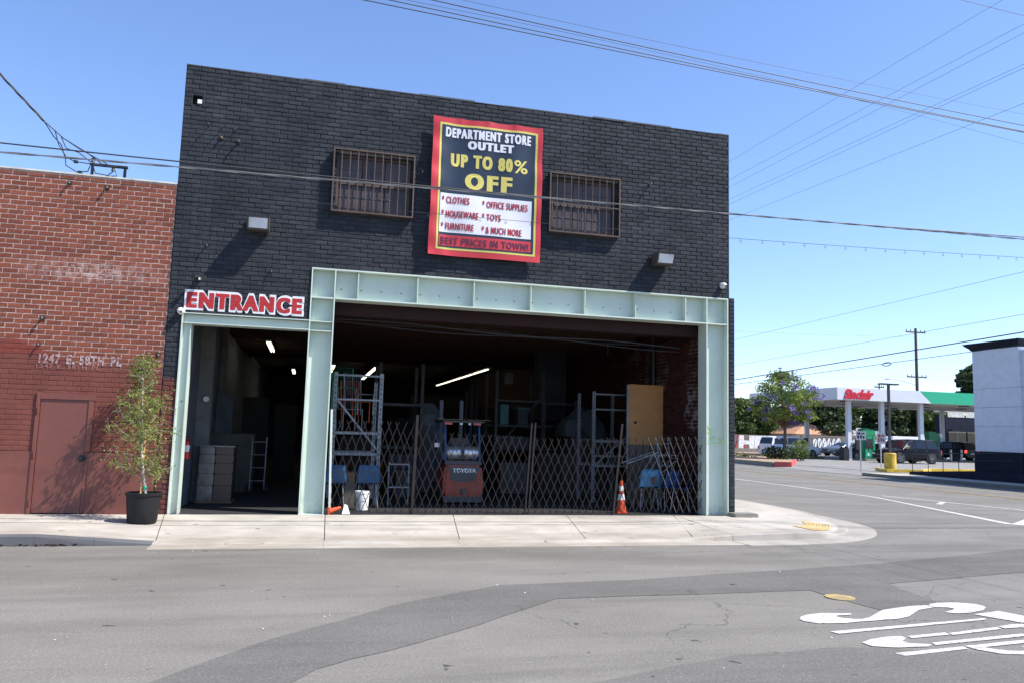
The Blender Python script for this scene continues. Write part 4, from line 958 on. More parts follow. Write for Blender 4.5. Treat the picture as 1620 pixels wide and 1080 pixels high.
# ================================================================ INSIDE THE WAREHOUSE
F0 = .12
def rack(x0, x1, y0, y1, zt, levels, m, label, braces=True, ladder=(), zf=None):
    t = thing('pallet_rack', ((x0+x1)/2, y0, F0), label, 'rack', 'steel racks in the warehouse')
    for x in (x0, x1):
        for y in (y0, y1):
            b = MB(); b.box(x-.035, x+.035, y, y+.05, F0, (zt if y == y0 or zf is None else zf))
            o = b.build('upright', m, t)
            hs = MB()
            k = 0
            while F0+.15+k*.1 < zt-.05: hs.box(x-.01, x+.01, y-.003, y-.001, F0+.15+k*.1, F0+.19+k*.1); k += 1
            hs.build('slots', 'hole', o, kind='stuff')
    for z in levels:
        for y in (y0, y1): MB().box(x0+.037, x1-.037, y+.005, y+.045, z-.05, z).build('beam', m, t)
    for z in ladder: MB().box(x0+.037, x1-.037, y0+.01, y0+.035, z-.035, z).build('beam', m, t)
    if braces: MB().bar((x0+.04, y0+.03, levels[-1]-.02), (x1-.04, y0+.03, levels[0]+.1), .035, .02).build('brace', m, t)
    for z in levels[:1]: MB().box(x0+.04, x1-.04, y0+.06, y1-.01, z-.02, z+.01).build('shelf_board', 'cardboard', t)
    return t
rack(.50, 1.40, 1.9, 3.3, 2.70, [1.53, 1.12], 'rack', 'pale steel rack just inside the opening holding stacked wire chairs', False, (2.66, 2.18), 2.6)
MB().bar((.56, 1.93, 2.14), (1.37, 1.93, 1.18), .035, .02).build('loose_brace', 'rack', None, cat='brace', label='diagonal pale brace across the front of the left rack')
rack(1.60, 2.60, 4.6, 5.8, 3.15, [2.2, 1.2], 'rack_dark', 'tall dim grey rack behind the left rack', False)
rack(4.74, 6.0, 6.0, 7.2, 3.2, [2.44, 1.80, 1.2], 'rack_dark', 'grey rack with teal bins behind the forklift')
rack(6.03, 6.9, 5.95, 7.15, 2.5, [2.40, 1.82, 1.2], 'rack_dark', 'lower grey rack to the right of the teal-bin rack', False)
rack(6.18, 7.02, 2.6, 3.6, 2.57, [1.49, .95], 'rack_mid', 'grey steel rack beside the tan board panel', True, (2.53, 2.19, 1.16))
# wire chairs stacked on the left rack
def wire_chair(x, y, z, m, rz, label):
    t = thing('wire_chair', (0, 0, 0), label, 'chair', 'wire chairs stacked on the rack')
    MB().tube([(-.2, -.2, 0), (-.2, -.2, .42), (.2, -.2, .42), (.2, -.2, 0)], .012, 6).build('front_legs', m, t)
    MB().tube([(-.2, .2, 0), (-.22, .28, .85), (.22, .28, .85), (.2, .2, 0)], .012, 6).build('back_frame', m, t)
    s_ = MB()
    for k in range(9): s_.tube([(-.2+k*.05, -.2, .42), (-.2+k*.05, .2, .42)], .004, 4)
    for k in range(7): s_.tube([(-.2, -.2+k*.065, .423), (.2, -.2+k*.065, .423)], .004, 4)
    s_.build('seat', m, t, kind='stuff')
    b_ = MB()
    for k in range(9): b_.tube([(-.2+k*.05, .24, .46), (-.2+k*.05, .278, .82)], .004, 4)
    b_.build('backrest', m, t, kind='stuff')
    t.location = (x, y, z); t.rotation_euler = (0, 0, rz); return t
wire_chair(.82, 2.45, 1.56, 'rack', .3, 'grey wire chair at the bottom of the stack on the left rack')
wire_chair(.95, 2.55, 1.72, 'orange', .5, 'orange-framed wire chair stacked on the left rack')
wire_chair(1.02, 2.6, 1.88, 'grey_metal', .6, 'silver wire chair second from the top on the left rack')
wire_chair(.72, 2.6, 2.0, 'pump_green', .2, 'green-framed wire chair on top of the left rack')
# blue shell chairs
def shell_chair(m):
    t = thing('shell_chair', (0, 0, 0), 'x', 'chair', 'blue moulded chairs')
    s_ = MB(); n = 8; vs = []
    prof = [(-.22, .43), (-.15, .445), (0, .43), (.12, .43), (.18, .47), (.205, .56), (.225, .68), (.24, .80)]
    for i, (y, z) in enumerate(prof):
        for j in range(n+1):
            u = j/n*2-1; w_ = .23 if i < 6 else .23-.02*(i-5); vs.append((u*w_, y+(.02*u*u if i > 3 else 0)-(.02*u*u if i > 4 else 0), z+(.025*u*u if i < 4 else 0)))
    s_.add(vs, [(i*(n+1)+j, i*(n+1)+j+1, (i+1)*(n+1)+j+1, (i+1)*(n+1)+j) for i in range(len(prof)-1) for j in range(n)])
    o = s_.build('seat_shell', m, t, smooth=True); md = o.modifiers.new('thick', 'SOLIDIFY'); md.thickness = .012
    for x in (-.2, .2):
        for y in (-.2, .18): MB().tube([(x*.8, y*.7, .42), (x, y, 0)], .011, 6).build('leg', 'grey_metal', t)
    return t
def chair(m, loc, rz, label): t = shell_chair(m); return place(t, loc, rz, label)
chair('blue_plastic', (.55, 1.25, F0), PI*.97, 'blue moulded chair half behind the left mint column')
chair('blue_plastic', (1.15, 1.35, F0), PI*1.03, 'blue moulded chair behind the white bucket')
chair('blue_light', (6.85, 1.25, F0), PI*1.0, 'light blue chair with a paper scrap, under the tan board')
chair('blue_light', (7.14, 1.65, F0), PI*.9, 'light blue chair second in line by the brick wall'); chair('blue_dark', (7.2, 1.05, F0), PI*1.1, 'deep blue chair third in line by the brick wall')
chair('blue_dark', (7.43, .85, F0), PI*1.35, 'deep blue chair at the end, nearest the right column')
MB().prism([(6.86, 1.0, .78), (6.96, 1.0, .80), (6.97, 1.0, .70), (6.92, 1.0, .62), (6.87, 1.0, .68)], (0, .006, 0)).build('paper_scrap', 'board_grey', None, cat='paper', label='pale torn paper scrap stuck to the light blue chair back')
def bentframe(x, y, rz, label):
    t = thing('bent_frame', (x, y, 1.0), label, 'metal frame', 'upturned chair frames')
    R = Matrix.Rotation(rz, 3, 'Y')
    for k in (-1, 1): MB().tube([Vector((x, y, .95))+R@Vector(v) for v in ((-.3, k*.15, .0), (.3, k*.15, .05), (.32, k*.15, .12), (-.28, k*.15, .5))], .013, 6).build('rail', 'grey_metal', t)
    MB().tube([Vector((x, y, .95))+R@Vector((.3, k*.15, .05)) for k in (-1, 1)], .013, 6).build('rail', 'grey_metal', t)
bentframe(6.95, 1.3, -.9, 'upturned silver chair frame leaning over the light blue chair'); bentframe(7.3, 1.3, -.6, 'silver chair frame lying across the blue chairs')
t = thing('leaning_ladder', (7.3, 1.4, F0), 'thin grey metal frame standing against the brick wall', 'frame')
for x in (7.12, 7.38): MB().tube([(x, 1.15, .9), (x+.06, 1.5, 1.58)], .014, 6).build('rail', 'grey_metal', t)
for k in range(3): MB().tube([(7.12+.02*k, 1.2+.12*k, 1.02+.22*k), (7.40+.02*k, 1.2+.12*k, 1.02+.22*k)], .010, 6).build('rung', 'grey_metal', t)
# bucket, cone, litter by the left column
t = thing('bucket', (1.05, .88, F0), 'white plastic bucket standing behind the gate at left', 'bucket')
MB().lathe([(.001, 0), (.115, 0), (.128, .30), (.136, .30), (.136, .34), (.126, .34), (.11, .02)], (1.05, .88, F0), 22).build('pail', 'white_plastic', t, smooth=True)
MB().tube([(1.05+.14*math.cos(a), .74, F0+.31-.1*math.sin(a)) for a in np.linspace(0, PI, 12)], .004, 5).build('handle', 'grey_metal', t)
t = thing('box_stack', (.85, 1.25, F0), 'brown cardboard box on pale cartons between the blue chairs', 'boxes')
MB().box(.74, .93, 1.15, 1.5, F0, .62).build('carton', 'board_grey', t); MB().box(.73, .92, 1.14, 1.5, .622, .78).build('carton', 'cardboard', t)
def cone(x, y, label):
    t = thing('traffic_cone', (x, y, F0), label, 'traffic cone')
    MB().box(x-.11, x+.11, y-.11, y+.11, F0, F0+.025).build('base', 'orange', t, .006)
    R = lambda z: .088*(1-z/.66)+.018
    for a, b, m in ((.025, .25, 'orange'), (.25, .36, 'white_plastic'), (.36, .42, 'orange'), (.42, .52, 'white_plastic'), (.52, .62, 'orange')):
        MB().tube([(x, y, F0+a), (x, y, F0+b)], [R(a), R(b)], 20).build('band' if m != 'orange' else 'cone_body', m, t, smooth=True)
cone(5.98, .46, 'orange traffic cone with two white bands behind the leaning gate post')
t = thing('fallen_cone', (.62, .10, F0), 'small orange cone lying on its side by the left column', 'traffic cone')
MB().tube([(.45, .04, .175), (.64, .07, .24)], [.05, .02], 14).build('cone_body', 'orange', t, smooth=True); MB().box(.42, .45, -.03, .11, .125, .24).build('base', 'orange', t)
MB().prism([(.66, .05, .125), (.80, .06, .125), (.75, .08, .27), (.70, .08, .29)], (0, .05, .0)).build('torn_bag', 'white_plastic', None, cat='bag', label='crumpled white bag scrap beside the fallen orange cone')
MB().prism([(.44, .22, .13), (.48, .22, .13), (.46, .24, .72), (.43, .24, .72)], (0, .02, 0)).build('broken_slat', 'white_plastic', None, cat='slat', label='short pale stick leaning inside the left column')
# forklift, seen from behind
fk = thing('forklift', (3.5, 4.6, F0), 'orange-red forklift with silver gas tank seen from behind', 'forklift')
mb = MB(); sec = [(3.05, .30), (3.03, .62), (3.10, 1.02), (3.92, 1.02), (3.99, .62), (3.97, .30)]
mb.prism([(x, 4.0, z) for x, z in sec], (0, 1.1, 0)); mb.build('counterweight', 'fork_red', fk, .05, smooth=True)
mb = MB(); mb.prism([(x, 3.985, z) for x, z in ((3.14, .99), (3.88, .99), (3.80, .70), (3.70, .64), (3.30, .64), (3.20, .70))], (0, .02, 0)); mb.build('rear_panel', 'fork_dark', fk)
text_mb('TOYOTA', 3.24, 3.80, .85, .95, 3.980, offset=.05).build('lettering', 'white_plastic', fk)
MB().box(3.45, 3.58, 3.95, 4.0, .36, .48).build('tow_hitch', 'fork_dark', fk)
MB().box(3.06, 3.96, 4.05, 5.9, .16, .30).build('chassis', 'fork_dark', fk); MB().box(3.08, 3.95, 4.1, 5.0, 1.022, 1.12).build('hood', 'fork_dark', fk, .02)
tk = MB(); tk.tube([(3.08, 4.28, 1.30), (3.12, 4.28, 1.30), (3.17, 4.28, 1.30), (3.84, 4.28, 1.30), (3.89, 4.28, 1.30), (3.93, 4.28, 1.30)], [.05, .12, .16, .16, .12, .05], 24); tk.build('gas_tank', 'tank', fk, smooth=True)
MB().box(3.45, 3.52, 4.10, 4.14, 1.18, 1.46).build('tank_strap', 'black', fk)
for x in (3.07, 3.88):
    MB().tube([(x+.02, 4.15, 1.12), (x+.02, 4.35, 2.02)], .028, 8).build('guard_post', 'blue_dark', fk); MB().tube([(x+.02, 5.7, .9), (x+.02, 5.3, 2.02)], .028, 8).build('guard_post', 'blue_dark', fk)
mb = MB(); mb.box(3.00, 3.98, 4.1, 5.5, 2.02, 2.06); mb.build('guard_roof', 'fork_dark', fk, .01)
MB().box(2.86, 4.10, 4.0, 5.4, 2.075, 2.09).build('roof_board', 'cardboard', fk)
for x in (3.12, 3.80): MB().box(x-.09, x+.09, 4.06, 4.10, 1.965, 2.015).build('tail_light', 'taillight', fk)
for x in (3.42, 3.62): MB().box(x-.03, x+.03, 4.06, 4.10, 1.965, 2.01).build('work_light', 'white_plastic', fk)
MB().box(2.88, 3.0, 4.5, 4.55, 1.42, 1.52).build('mirror', 'lens', fk)
MB().tube([(3.0, 4.5, 1.47), (3.07, 4.45, 1.5)], .01, 6).build('mirror_arm', 'black', fk)
MB().box(3.25, 3.75, 4.75, 5.15, 1.12, 1.25).build('seat', 'black', fk, .02); MB().box(3.28, 3.72, 4.68, 4.78, 1.25, 1.65).build('seat_back', 'black', fk, .02)
for x in (3.20, 3.72): MB().box(x, x+.09, 5.95, 6.05, .16, 2.6).build('mast_rail', 'fork_dark', fk)
for x, y in ((3.0, 4.45), (3.84, 4.45), (3.0, 5.6), (3.84, 5.6)): MB().cyl((x, y, F0+.2), (x+.18, y, F0+.2), .2, n=20).build('wheel', 'tyre', fk, smooth=True)
fk.location = (3.16, 2.58, F0); fk.scale = (.89, .88, .875)
# grey machine, dark clutter
t = thing('grey_cabinet', (2.9, 5.2, F0), 'pale grey machine cabinet with sloping top left of the forklift', 'machine')
mb = MB(); mb.prism([(2.66, 5, F0), (2.66, 5, 2.25), (2.93, 5, 2.25), (3.26, 5, 1.85), (3.26, 5, F0)], (0, .8, 0)); mb.build('housing', 'machine', t, .01)
MB().box(2.70, 2.98, 4.985, 4.999, 1.70, 1.98).build('panel', 'inner_wall', t)
def crate(x0, x1, y0, y1, z0, z1, m, label, nm='box', cat='box', bv=.01):
    return MB().box(x0, x1, y0, y1, z0, z1).build(nm, m, None, bv, cat=cat, label=label)
crate(4.84, 5.06, 5.95, 6.4, 1.81, 2.32, 'teal', 'tall teal bin on the grey rack behind the forklift', 'bin', 'bin')
crate(5.35, 5.62, 6.1, 6.5, 1.81, 2.22, 'machine', 'grey tub with a teal rim on the grey rack', 'tub', 'tub')
MB().box(5.32, 5.65, 6.08, 6.52, 2.225, 2.26).build('round_tray', 'teal', None, cat='tray', label='teal tray resting on the grey tub on the rack')
crate(4.8, 5.9, 6.1, 7.0, 1.21, 1.5, 'machine', 'long grey carton on the lower rack level behind the forklift')
crate(5.1, 5.35, 6.7, 7.0, 2.9, 3.2, 'board_grey', 'small pale notice box above the grey rack')
for i, x in enumerate((4.05, 4.2, 4.36, 4.5)):
    MB().tube([(x, 7.5, F0), (x+.12, 7.9, 2.5+.2*i)], .05, 8).build('carpet_roll', 'rack_dark', None, cat='roll', label=['shortest, leftmost dark roll of four behind the forklift', 'second dark roll of four behind the forklift', 'third dark roll of four behind the forklift', 'tallest, rightmost dark roll of four behind the forklift'][i], group='rolls leaning behind the forklift')
# tarpaulin heap on the right shelves
def lump(nm, x0, x1, y0, y1, z0, z1, m, label, cat, seed=1):
    rr = np.random.default_rng(seed); nx, ny = 14, 8; mb = MB(); vs = []
    ph = rr.uniform(0, 6, 6)
    for j in range(ny+1):
        for i in range(nx+1):
            u, v = i/nx, j/ny; e = (math.sin(PI*u)*math.sin(PI*v))**.35
            vs.append((x0+(x1-x0)*u, y0+(y1-y0)*v, z0+(z1-z0)*e*(.78+.12*math.sin(9*u+ph[0]+5*v)+.1*math.sin(17*v+ph[1]-7*u))))
    mb.add(vs, [(j*(nx+1)+i, j*(nx+1)+i+1, (j+1)*(nx+1)+i+1, (j+1)*(nx+1)+i) for j in range(ny) for i in range(nx)])
    return mb.build(nm, m, None, smooth=True, cat=cat, label=label)
lump('tarpaulin', 6.05, 7.3, 4.4, 5.3, 1.55, 2.35, 'tarp', 'crumpled dark grey tarpaulin bundle heaped behind the right rack', 'tarpaulin', 3)
lump('tarpaulin', 6.2, 7.4, 4.2, 5.2, 1.1, 1.95, 'machine', 'blue-grey folded sheet under the tarpaulin bundle', 'sheet', 5)
crate(6.0, 7.45, 4.3, 5.4, F0, 1.12, 'rack_dark', 'dark chest under the grey tarpaulin')
crate(6.38, 7.22, 7.8, 8.3, 2.0, 4.05, 'machine', 'tall pale duct panel hanging by the inner brick wall', 'duct_panel', 'panel')
bpn = thing('board_panel', (7.3, 2.3, F0), 'tan board with a round hole standing above a beige panel', 'board')
MB().box(6.84, 7.76, 2.2, 2.24, 1.415, 2.74).build('tan_board', 'tan', bpn, .004); MB().box(6.85, 7.76, 2.21, 2.25, F0, 1.41).build('lower_board', 'board_grey', bpn, .004)
MB().cyl((7.0, 2.198, 1.90), (7.0, 2.19, 1.90), .035, n=16).build('hole', 'hole', bpn)
MB().box(6.80, 6.838, 2.19, 2.25, .9, 2.72).build('metal_edge', 'grey_metal', bpn)
# low dark clutter
random.seed(21)
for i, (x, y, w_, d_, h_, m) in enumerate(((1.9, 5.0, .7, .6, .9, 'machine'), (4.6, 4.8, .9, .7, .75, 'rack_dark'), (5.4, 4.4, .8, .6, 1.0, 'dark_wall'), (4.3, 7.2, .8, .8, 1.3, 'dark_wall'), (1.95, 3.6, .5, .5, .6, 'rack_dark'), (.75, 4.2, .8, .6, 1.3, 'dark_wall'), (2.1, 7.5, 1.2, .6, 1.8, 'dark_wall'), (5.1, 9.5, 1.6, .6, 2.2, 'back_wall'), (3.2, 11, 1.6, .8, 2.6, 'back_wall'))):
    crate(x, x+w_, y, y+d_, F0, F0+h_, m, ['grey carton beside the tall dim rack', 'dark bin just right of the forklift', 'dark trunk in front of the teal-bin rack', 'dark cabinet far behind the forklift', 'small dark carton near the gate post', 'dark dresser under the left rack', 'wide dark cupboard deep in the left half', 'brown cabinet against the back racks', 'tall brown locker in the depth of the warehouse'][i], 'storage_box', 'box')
t = thing('step_frame', (1.8, 2.3, F0), 'grey step frame beside the left gate post', 'step stool')
for x in (1.62, 2.02): MB().tube([(x, 1.9, F0), (x, 1.95, .95)], .014, 6).build('leg', 'rack', t)
for z in (.45, .9): MB().box(1.62, 2.02, 1.86, 2.0, z, z+.025).build('step', 'rack', t)
# things by the left entrance
t = thing('wrapped_stack', (-1.65, 2.3, F0), 'tall stack of brown goods in clear stretch wrap inside the entrance', 'wrapped stack')
random.seed(5); z = F0+.03
MB().box(-1.98, -1.32, 1.98, 2.75, F0, F0+.03).build('pallet', 'cardboard', t)
for k, h in enumerate((.30, .22, .20, .16, .14)):
    dx = random.uniform(-.012, .012); MB().box(-1.96+dx, -1.68+dx, 2.0, 2.72, z, z+h-.004).build('box', 'wrap', t, .012); MB().box(-1.67+dx, -1.34+dx, 2.01, 2.72, z, z+h-.004).build('box', 'brown_box', t, .012); z += h
mb = MB(); mb.box(-1.99, -1.31, 1.97, 2.75, z+.0, z+.03); mb.build('top_wrap', 'wrap', t, .01)
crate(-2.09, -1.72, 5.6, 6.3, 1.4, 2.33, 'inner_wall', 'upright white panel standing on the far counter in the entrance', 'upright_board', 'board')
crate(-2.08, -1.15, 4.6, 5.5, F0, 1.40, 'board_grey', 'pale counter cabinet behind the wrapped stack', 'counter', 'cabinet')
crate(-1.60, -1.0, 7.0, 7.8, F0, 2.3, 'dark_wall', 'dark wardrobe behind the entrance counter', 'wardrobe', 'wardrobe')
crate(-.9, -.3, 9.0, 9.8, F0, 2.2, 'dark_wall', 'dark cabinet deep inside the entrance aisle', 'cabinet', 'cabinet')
t = thing('hand_truck', (-1.0, 4.2, F0), 'silver hand truck standing behind the wrapped stack', 'hand truck')
for x in (-1.15, -.85): MB().tube([(x, 4.2, F0+.1), (x, 4.35, 1.35)], .014, 6).build('rail', 'galv', t)
for k in range(4): MB().tube([(-1.15, 4.22+.03*k, .4+.28*k), (-.85, 4.22+.03*k, .4+.28*k)], .010, 6).build('rung', 'galv', t)
for x in (-1.2, -.8): MB().cyl((x-.03, 4.22, F0+.1), (x+.03, 4.22, F0+.1), .10, n=16).build('wheel', 'tyre', t)
t = thing('fire_extinguisher', (-2.05, .95, 1.0), 'red fire extinguisher on the white wall inside the entrance', 'fire extinguisher')
MB().lathe([(.001, 0), (.055, 0), (.06, .02), (.06, .13)], (-2.04, .95, .98), 16).build('cylinder', 'ext_red', t, smooth=True)
MB().lathe([(.0605, .13), (.0605, .24)], (-2.04, .95, .98), 16).build('label_band', 'white_plastic', t, smooth=True)
MB().lathe([(.06, .24), (.06, .28), (.03, .33), (.018, .34), (.018, .37), (.001, .37)], (-2.04, .95, .98), 16).build('shoulder', 'ext_red', t, smooth=True)
MB().box(-2.07, -2.0, .93, .97, 1.352, 1.38).build('valve_lever', 'black', t); MB().tube([(-2.02, .92, 1.35), (-1.97, .9, 1.25), (-1.985, .91, 1.08)], .008, 6).build('hose', 'black', t)
# fluorescent tubes
def tubelight(x, y0, y1, z, label, pair=True):
    t = thing('tube_light', (x, y0, z), label, 'ceiling light', 'fluorescent lights in the warehouse')
    MB().box(x-.07, x+.07, y0, y1, z+.03, z+.07).build('fixture', 'white_plastic', t)
    for s_ in ((-.035, .035) if pair else (0,)): MB().tube([(x+s_, y0+.03, z), (x+s_, y1-.03, z)], .016, 8).build('tube', 'tube', t)
tubelight(-1.13, 7.9, 10.6, 3.79, 'nearer double tube light in the left entrance aisle'); tubelight(-.66, 18.2, 20.6, 3.79, 'far small tube light in the left entrance aisle')
tubelight(2.32, 15.1, 22.5, 3.79, 'tube light seen above the left rack'); tubelight(.80, 15.1, 18.5, 3.79, 'tube light half hidden by the left mint column')
tubelight(6.14, 13.4, 16.2, 3.80, 'near third of the long row of tube lights on the right', False); tubelight(6.15, 16.4, 20.8, 3.80, 'middle of the long row of tube lights on the right', False); tubelight(6.16, 21.1, 25.4, 3.80, 'far third of the long row of tube lights on the right', False)

# ================================================================ FAR SIDE OF THE CROSS STREET
LZ = .13
mb = MB(); mb.quad((28.4, -60, LZ), (220, -60, LZ), (220, 75, LZ), (28.4, 75, LZ)); mb.build('forecourt', 'lot', kind='structure')
fw = tag(bpy.data.objects.new('far_pavement', None), kind='structure'); COL.objects.link(fw)
ys = [-60, -40, -20, -10, -4, 2, 8, 12, 16, 19.2]
for a, b in zip(ys[:-1], ys[1:]): MB().box(26.2, 28.4, a+.006, b-.006, -.02, .14).build('pavement_slab', 'sidewalk', fw)
for a, b in zip(ys[:-1], ys[1:]): MB().box(26.0, 26.195, a+.006, b-.006, -.02, .145).build('kerb_stone', 'kerb', fw, .015)
ys = [19.2, 21, 23, 25, 27, 29, 31, 33, 35]
for a, b in zip(ys[:-1], ys[1:]): MB().add([(26.0, a+.006, .012), (28.4, a+.006, .128), (28.4, b-.006, .128), (26.0, b-.006, .012)], [(0, 1, 2, 3)]).build('driveway_slab', 'lot', fw)
ys = [35, 39, 43, 48, 54, 62, 75]
for a, b in zip(ys[:-1], ys[1:]): MB().box(26.2, 28.4, a+.006, b-.006, -.02, .14).build('pavement_slab', 'sidewalk', fw); MB().box(26.0, 26.195, a+.006, b-.006, -.02, .145).build('kerb_stone', 'kerb', fw, .015)
flat('forecourt_joint', [(28.3, 19), (28.42, 19), (28.42, 34.5), (28.3, 34.5)], 'asphalt_dark', .137)
# white building at the right edge
wb = thing('white_building', (30, 5, 0), 'white stucco building with dark cornice and navy base at the right edge', 'building')
for a, b in ((.3, 1.36), ):
    pass
zs = [1.36, 2.42, 3.24, 4.05, 5.72]
for a, b in zip(zs[:-1], zs[1:]): MB().box(28.3, 40, 12.33, 14.7, a+.006, b-.005).build('wall_panel', 'stucco', wb)
for a, b in zip(zs[:-1], zs[1:-1]+[5.50]): MB().box(28.42, 40, -20, 12.32, a+.006, b-.005).build('wall_panel', 'stucco', wb)
MB().box(28.5, 39.9, -19.9, 14.5, .1, 5.45).build('wall_core', 'board_grey', wb)
MB().box(28.27, 40.02, 12.30, 14.73, .1, 1.355).build('base', 'navy', wb); MB().box(28.39, 40.02, -20, 12.29, .1, 1.355).build('base', 'navy', wb)
mb = MB()
prof = [(5.725, 0), (5.74, .05), (5.80, .07), (5.92, .20), (5.99, .26), (6.02, .26), (6.02, 0)]
lo = [(28.3-d, 14.7+d, 12.33-d*0, z) for z, d in prof]
vs = []; 
for (z, d) in prof: vs += [(28.3-d, 12.33-d, z), (28.3-d, 14.7+d, z), (40, 14.7+d, z), (40, 12.33-d, z)]
fs = []
for i in range(len(prof)-1):
    for j in range(4): fs.append((i*4+j, i*4+(j+1) % 4, (i+1)*4+(j+1) % 4, (i+1)*4+j))
mb.add(vs, fs+[(0, 1, 2, 3)]); mb.build('cornice', 'navy', wb)
MB().box(28.36, 40, -20, 12.30, 5.50, 5.56).build('coping', 'stucco', wb)
# ramp wall with handrail
rw = thing('ramp_railing', (28.0, 16.5, 0), 'dark ramp wall with thin black handrail in front of the white building', 'railing')
MB().add([(27.95, 18.3, .13), (27.95, 10, .13), (27.95, 10, .50), (27.95, 14.6, .50), (27.95, 18.3, .28), (28.15, 18.3, .13), (28.15, 10, .13), (28.15, 10, .50), (28.15, 14.6, .50), (28.15, 18.3, .28)],
    [(0, 1, 2, 3, 4), (5, 9, 8, 7, 6), (0, 4, 9, 5), (4, 3, 8, 9), (3, 2, 7, 8), (1, 6, 7, 2)]).build('ramp_wall', 'navy', rw)
for y in (18.2, 17.2, 16.3, 15.4, 14.5): MB().tube([(28.05, y, .25), (28.05, y, 1.12+(18.2-y)*.04)], .018, 6).build('rail_post', 'black', rw)
for dz in (0, -.33): MB().tube([(28.05, 18.2, 1.12+dz), (28.05, 12.5, 1.35+dz)], .018, 6).build('handrail', 'black', rw)
# yellow kerb island and lamp post
def kerb_poly(nm, pts, m, label, z0=LZ, h=.16, wd=.16):
    t = thing(nm, (*pts[0], z0), label, 'kerb')
    for a, b in zip(pts[:-1], pts[1:]):
        A, B = Vector((*a, 0)), Vector((*b, 0)); MB().bar(A+Vector((0, 0, z0+h/2)), B+Vector((0, 0, z0+h/2)), wd, h, side=Vector((0, 0, 1))).build('kerb_stone', m, t, .01)
kerb_poly('yellow_kerb', [(29.6, 22.6), (28.6, 20.7), (30.4, 20.3), (32.8, 22.4), (37.5, 22.4)], 'yellow', 'yellow painted kerb along the forecourt island and ramp')
MB().poly([(29.7, 22.5, LZ+.05), (28.8, 20.8, LZ+.05), (30.4, 20.5, LZ+.05), (32.8, 22.5, LZ+.05)]).build('island_dirt', 'dirt', kind='structure')
lp = thing('lamp_post', (32.6, 25.2, LZ), 'dark twin-head lamp post on a yellow painted round base', 'lamp post')
MB().lathe([(.33, 0), (.33, .86), (.30, .90), (.001, .90)], (32.6, 25.2, LZ), 22).build('base', 'yellow', lp)
MB().box(32.54, 32.66, 25.14, 25.26, LZ+.88, 4.95).build('pole', 'pole_dark', lp)
for s_ in (-1, 1): MB().box(32.6+s_*.05 if s_ > 0 else 32.6-.62, 32.6+.62 if s_ > 0 else 32.6-.05, 25.05, 25.35, 4.95, 5.03).build('lamp_head', 'pole_dark', lp)
# street signs
def post_sign(x, y, z0, zt, w_, h_, label, m='white_paint', marks=True):
    t = thing('street_sign', (x, y, z0), label, 'sign', 'signs on posts across the street')
    MB().box(x-.025, x+.025, y-.02, y+.02, z0, zt).build('post', 'galv', t)
    R = Matrix.Rotation(-.55, 3, 'Z'); c = Vector((x, y-.04, zt-h_/2))
    P = lambda u, v, d=0: c+R@Vector((u, -.012-d, 0))+Vector((0, 0, v))
    q = MB(); q.prism([P(-w_/2, -h_/2), P(w_/2, -h_/2), P(w_/2, h_/2), P(-w_/2, h_/2)], R@Vector((0, .012, 0))); q.build('panel', m, t)
    if marks:
        for k, (a, b, cc, dd) in enumerate(((-.36, -.05, .12, .34), (.05, .36, .16, .30), (-.36, -.18, -.34, .02), (-.08, .10, -.30, .04), (.18, .36, -.34, -.04))):
            MB().prism([P(a*w_, cc*h_, .002), P(b*w_, cc*h_, .002), P(b*w_, dd*h_, .002), P(a*w_, dd*h_, .002)], R@Vector((0, -.002, 0))).build('symbol', 'graf_black' if m == 'white_paint' else 'graf_red', t)
post_sign(26.75, 20.2, .13, 2.15, .46, .44, 'white traffic sign with black symbols on a bare post at the driveway')
post_sign(31.1, 24.1, .2, 2.15, .46, .60, 'pale tall parking sign on the yellow kerb island left of the lamp post', 'canopy_white')
# planter strip with red kerb end
kerb_poly('planter_kerb', [(27.4, 60), (26.8, 40), (26.45, 27.4)], 'kerb', 'low concrete kerb around the dry planter strip', z0=.0, h=.3)
kerb_poly('red_kerb', [(26.45, 27.3), (27.1, 26.8), (29.4, 29.8), (31.6, 33.0)], 'kerb_red', 'short red painted kerb at the end of the planter strip', z0=.0, h=.34, wd=.22)
MB().poly([(27.5, 60, .24), (26.9, 40, .24), (26.55, 27.5, .24), (27.1, 27.0, .24), (29.4, 30.0, .24), (31.6, 33.2, .24), (36.5, 42, .24), (48, 60, .24)]).build('dirt_ground', 'dirt', kind='structure')

# ---- trees
def crown(mb, blobs, size, rng, el=1.4):
    for (cx, cy, cz, rx, ry, rz, n) in blobs:
        u = rng.normal(size=(n, 3)); u /= np.linalg.norm(u, axis=1)[:, None]; r = rng.uniform(.25, 1.0, n)**.45
        P = np.stack([cx+u[:, 0]*rx*r, cy+u[:, 1]*ry*r, cz+u[:, 2]*rz*r], 1)
        a = rng.normal(size=(n, 3)); a /= np.linalg.norm(a, axis=1)[:, None]; b = np.cross(a, rng.normal(size=(n, 3))); b /= np.linalg.norm(b, axis=1)[:, None]
        s = size*rng.uniform(.6, 1.3, n)[:, None]
        V = np.stack([P-a*s*el/2, P+b*s/2, P+a*s*el/2, P-b*s/2], 1).reshape(-1, 3)
        k = len(mb.v); mb.v += [tuple(v) for v in V]; mb.f += [(k+4*i, k+4*i+1, k+4*i+2, k+4*i+3) for i in range(n)]; mb.m += [0]*n
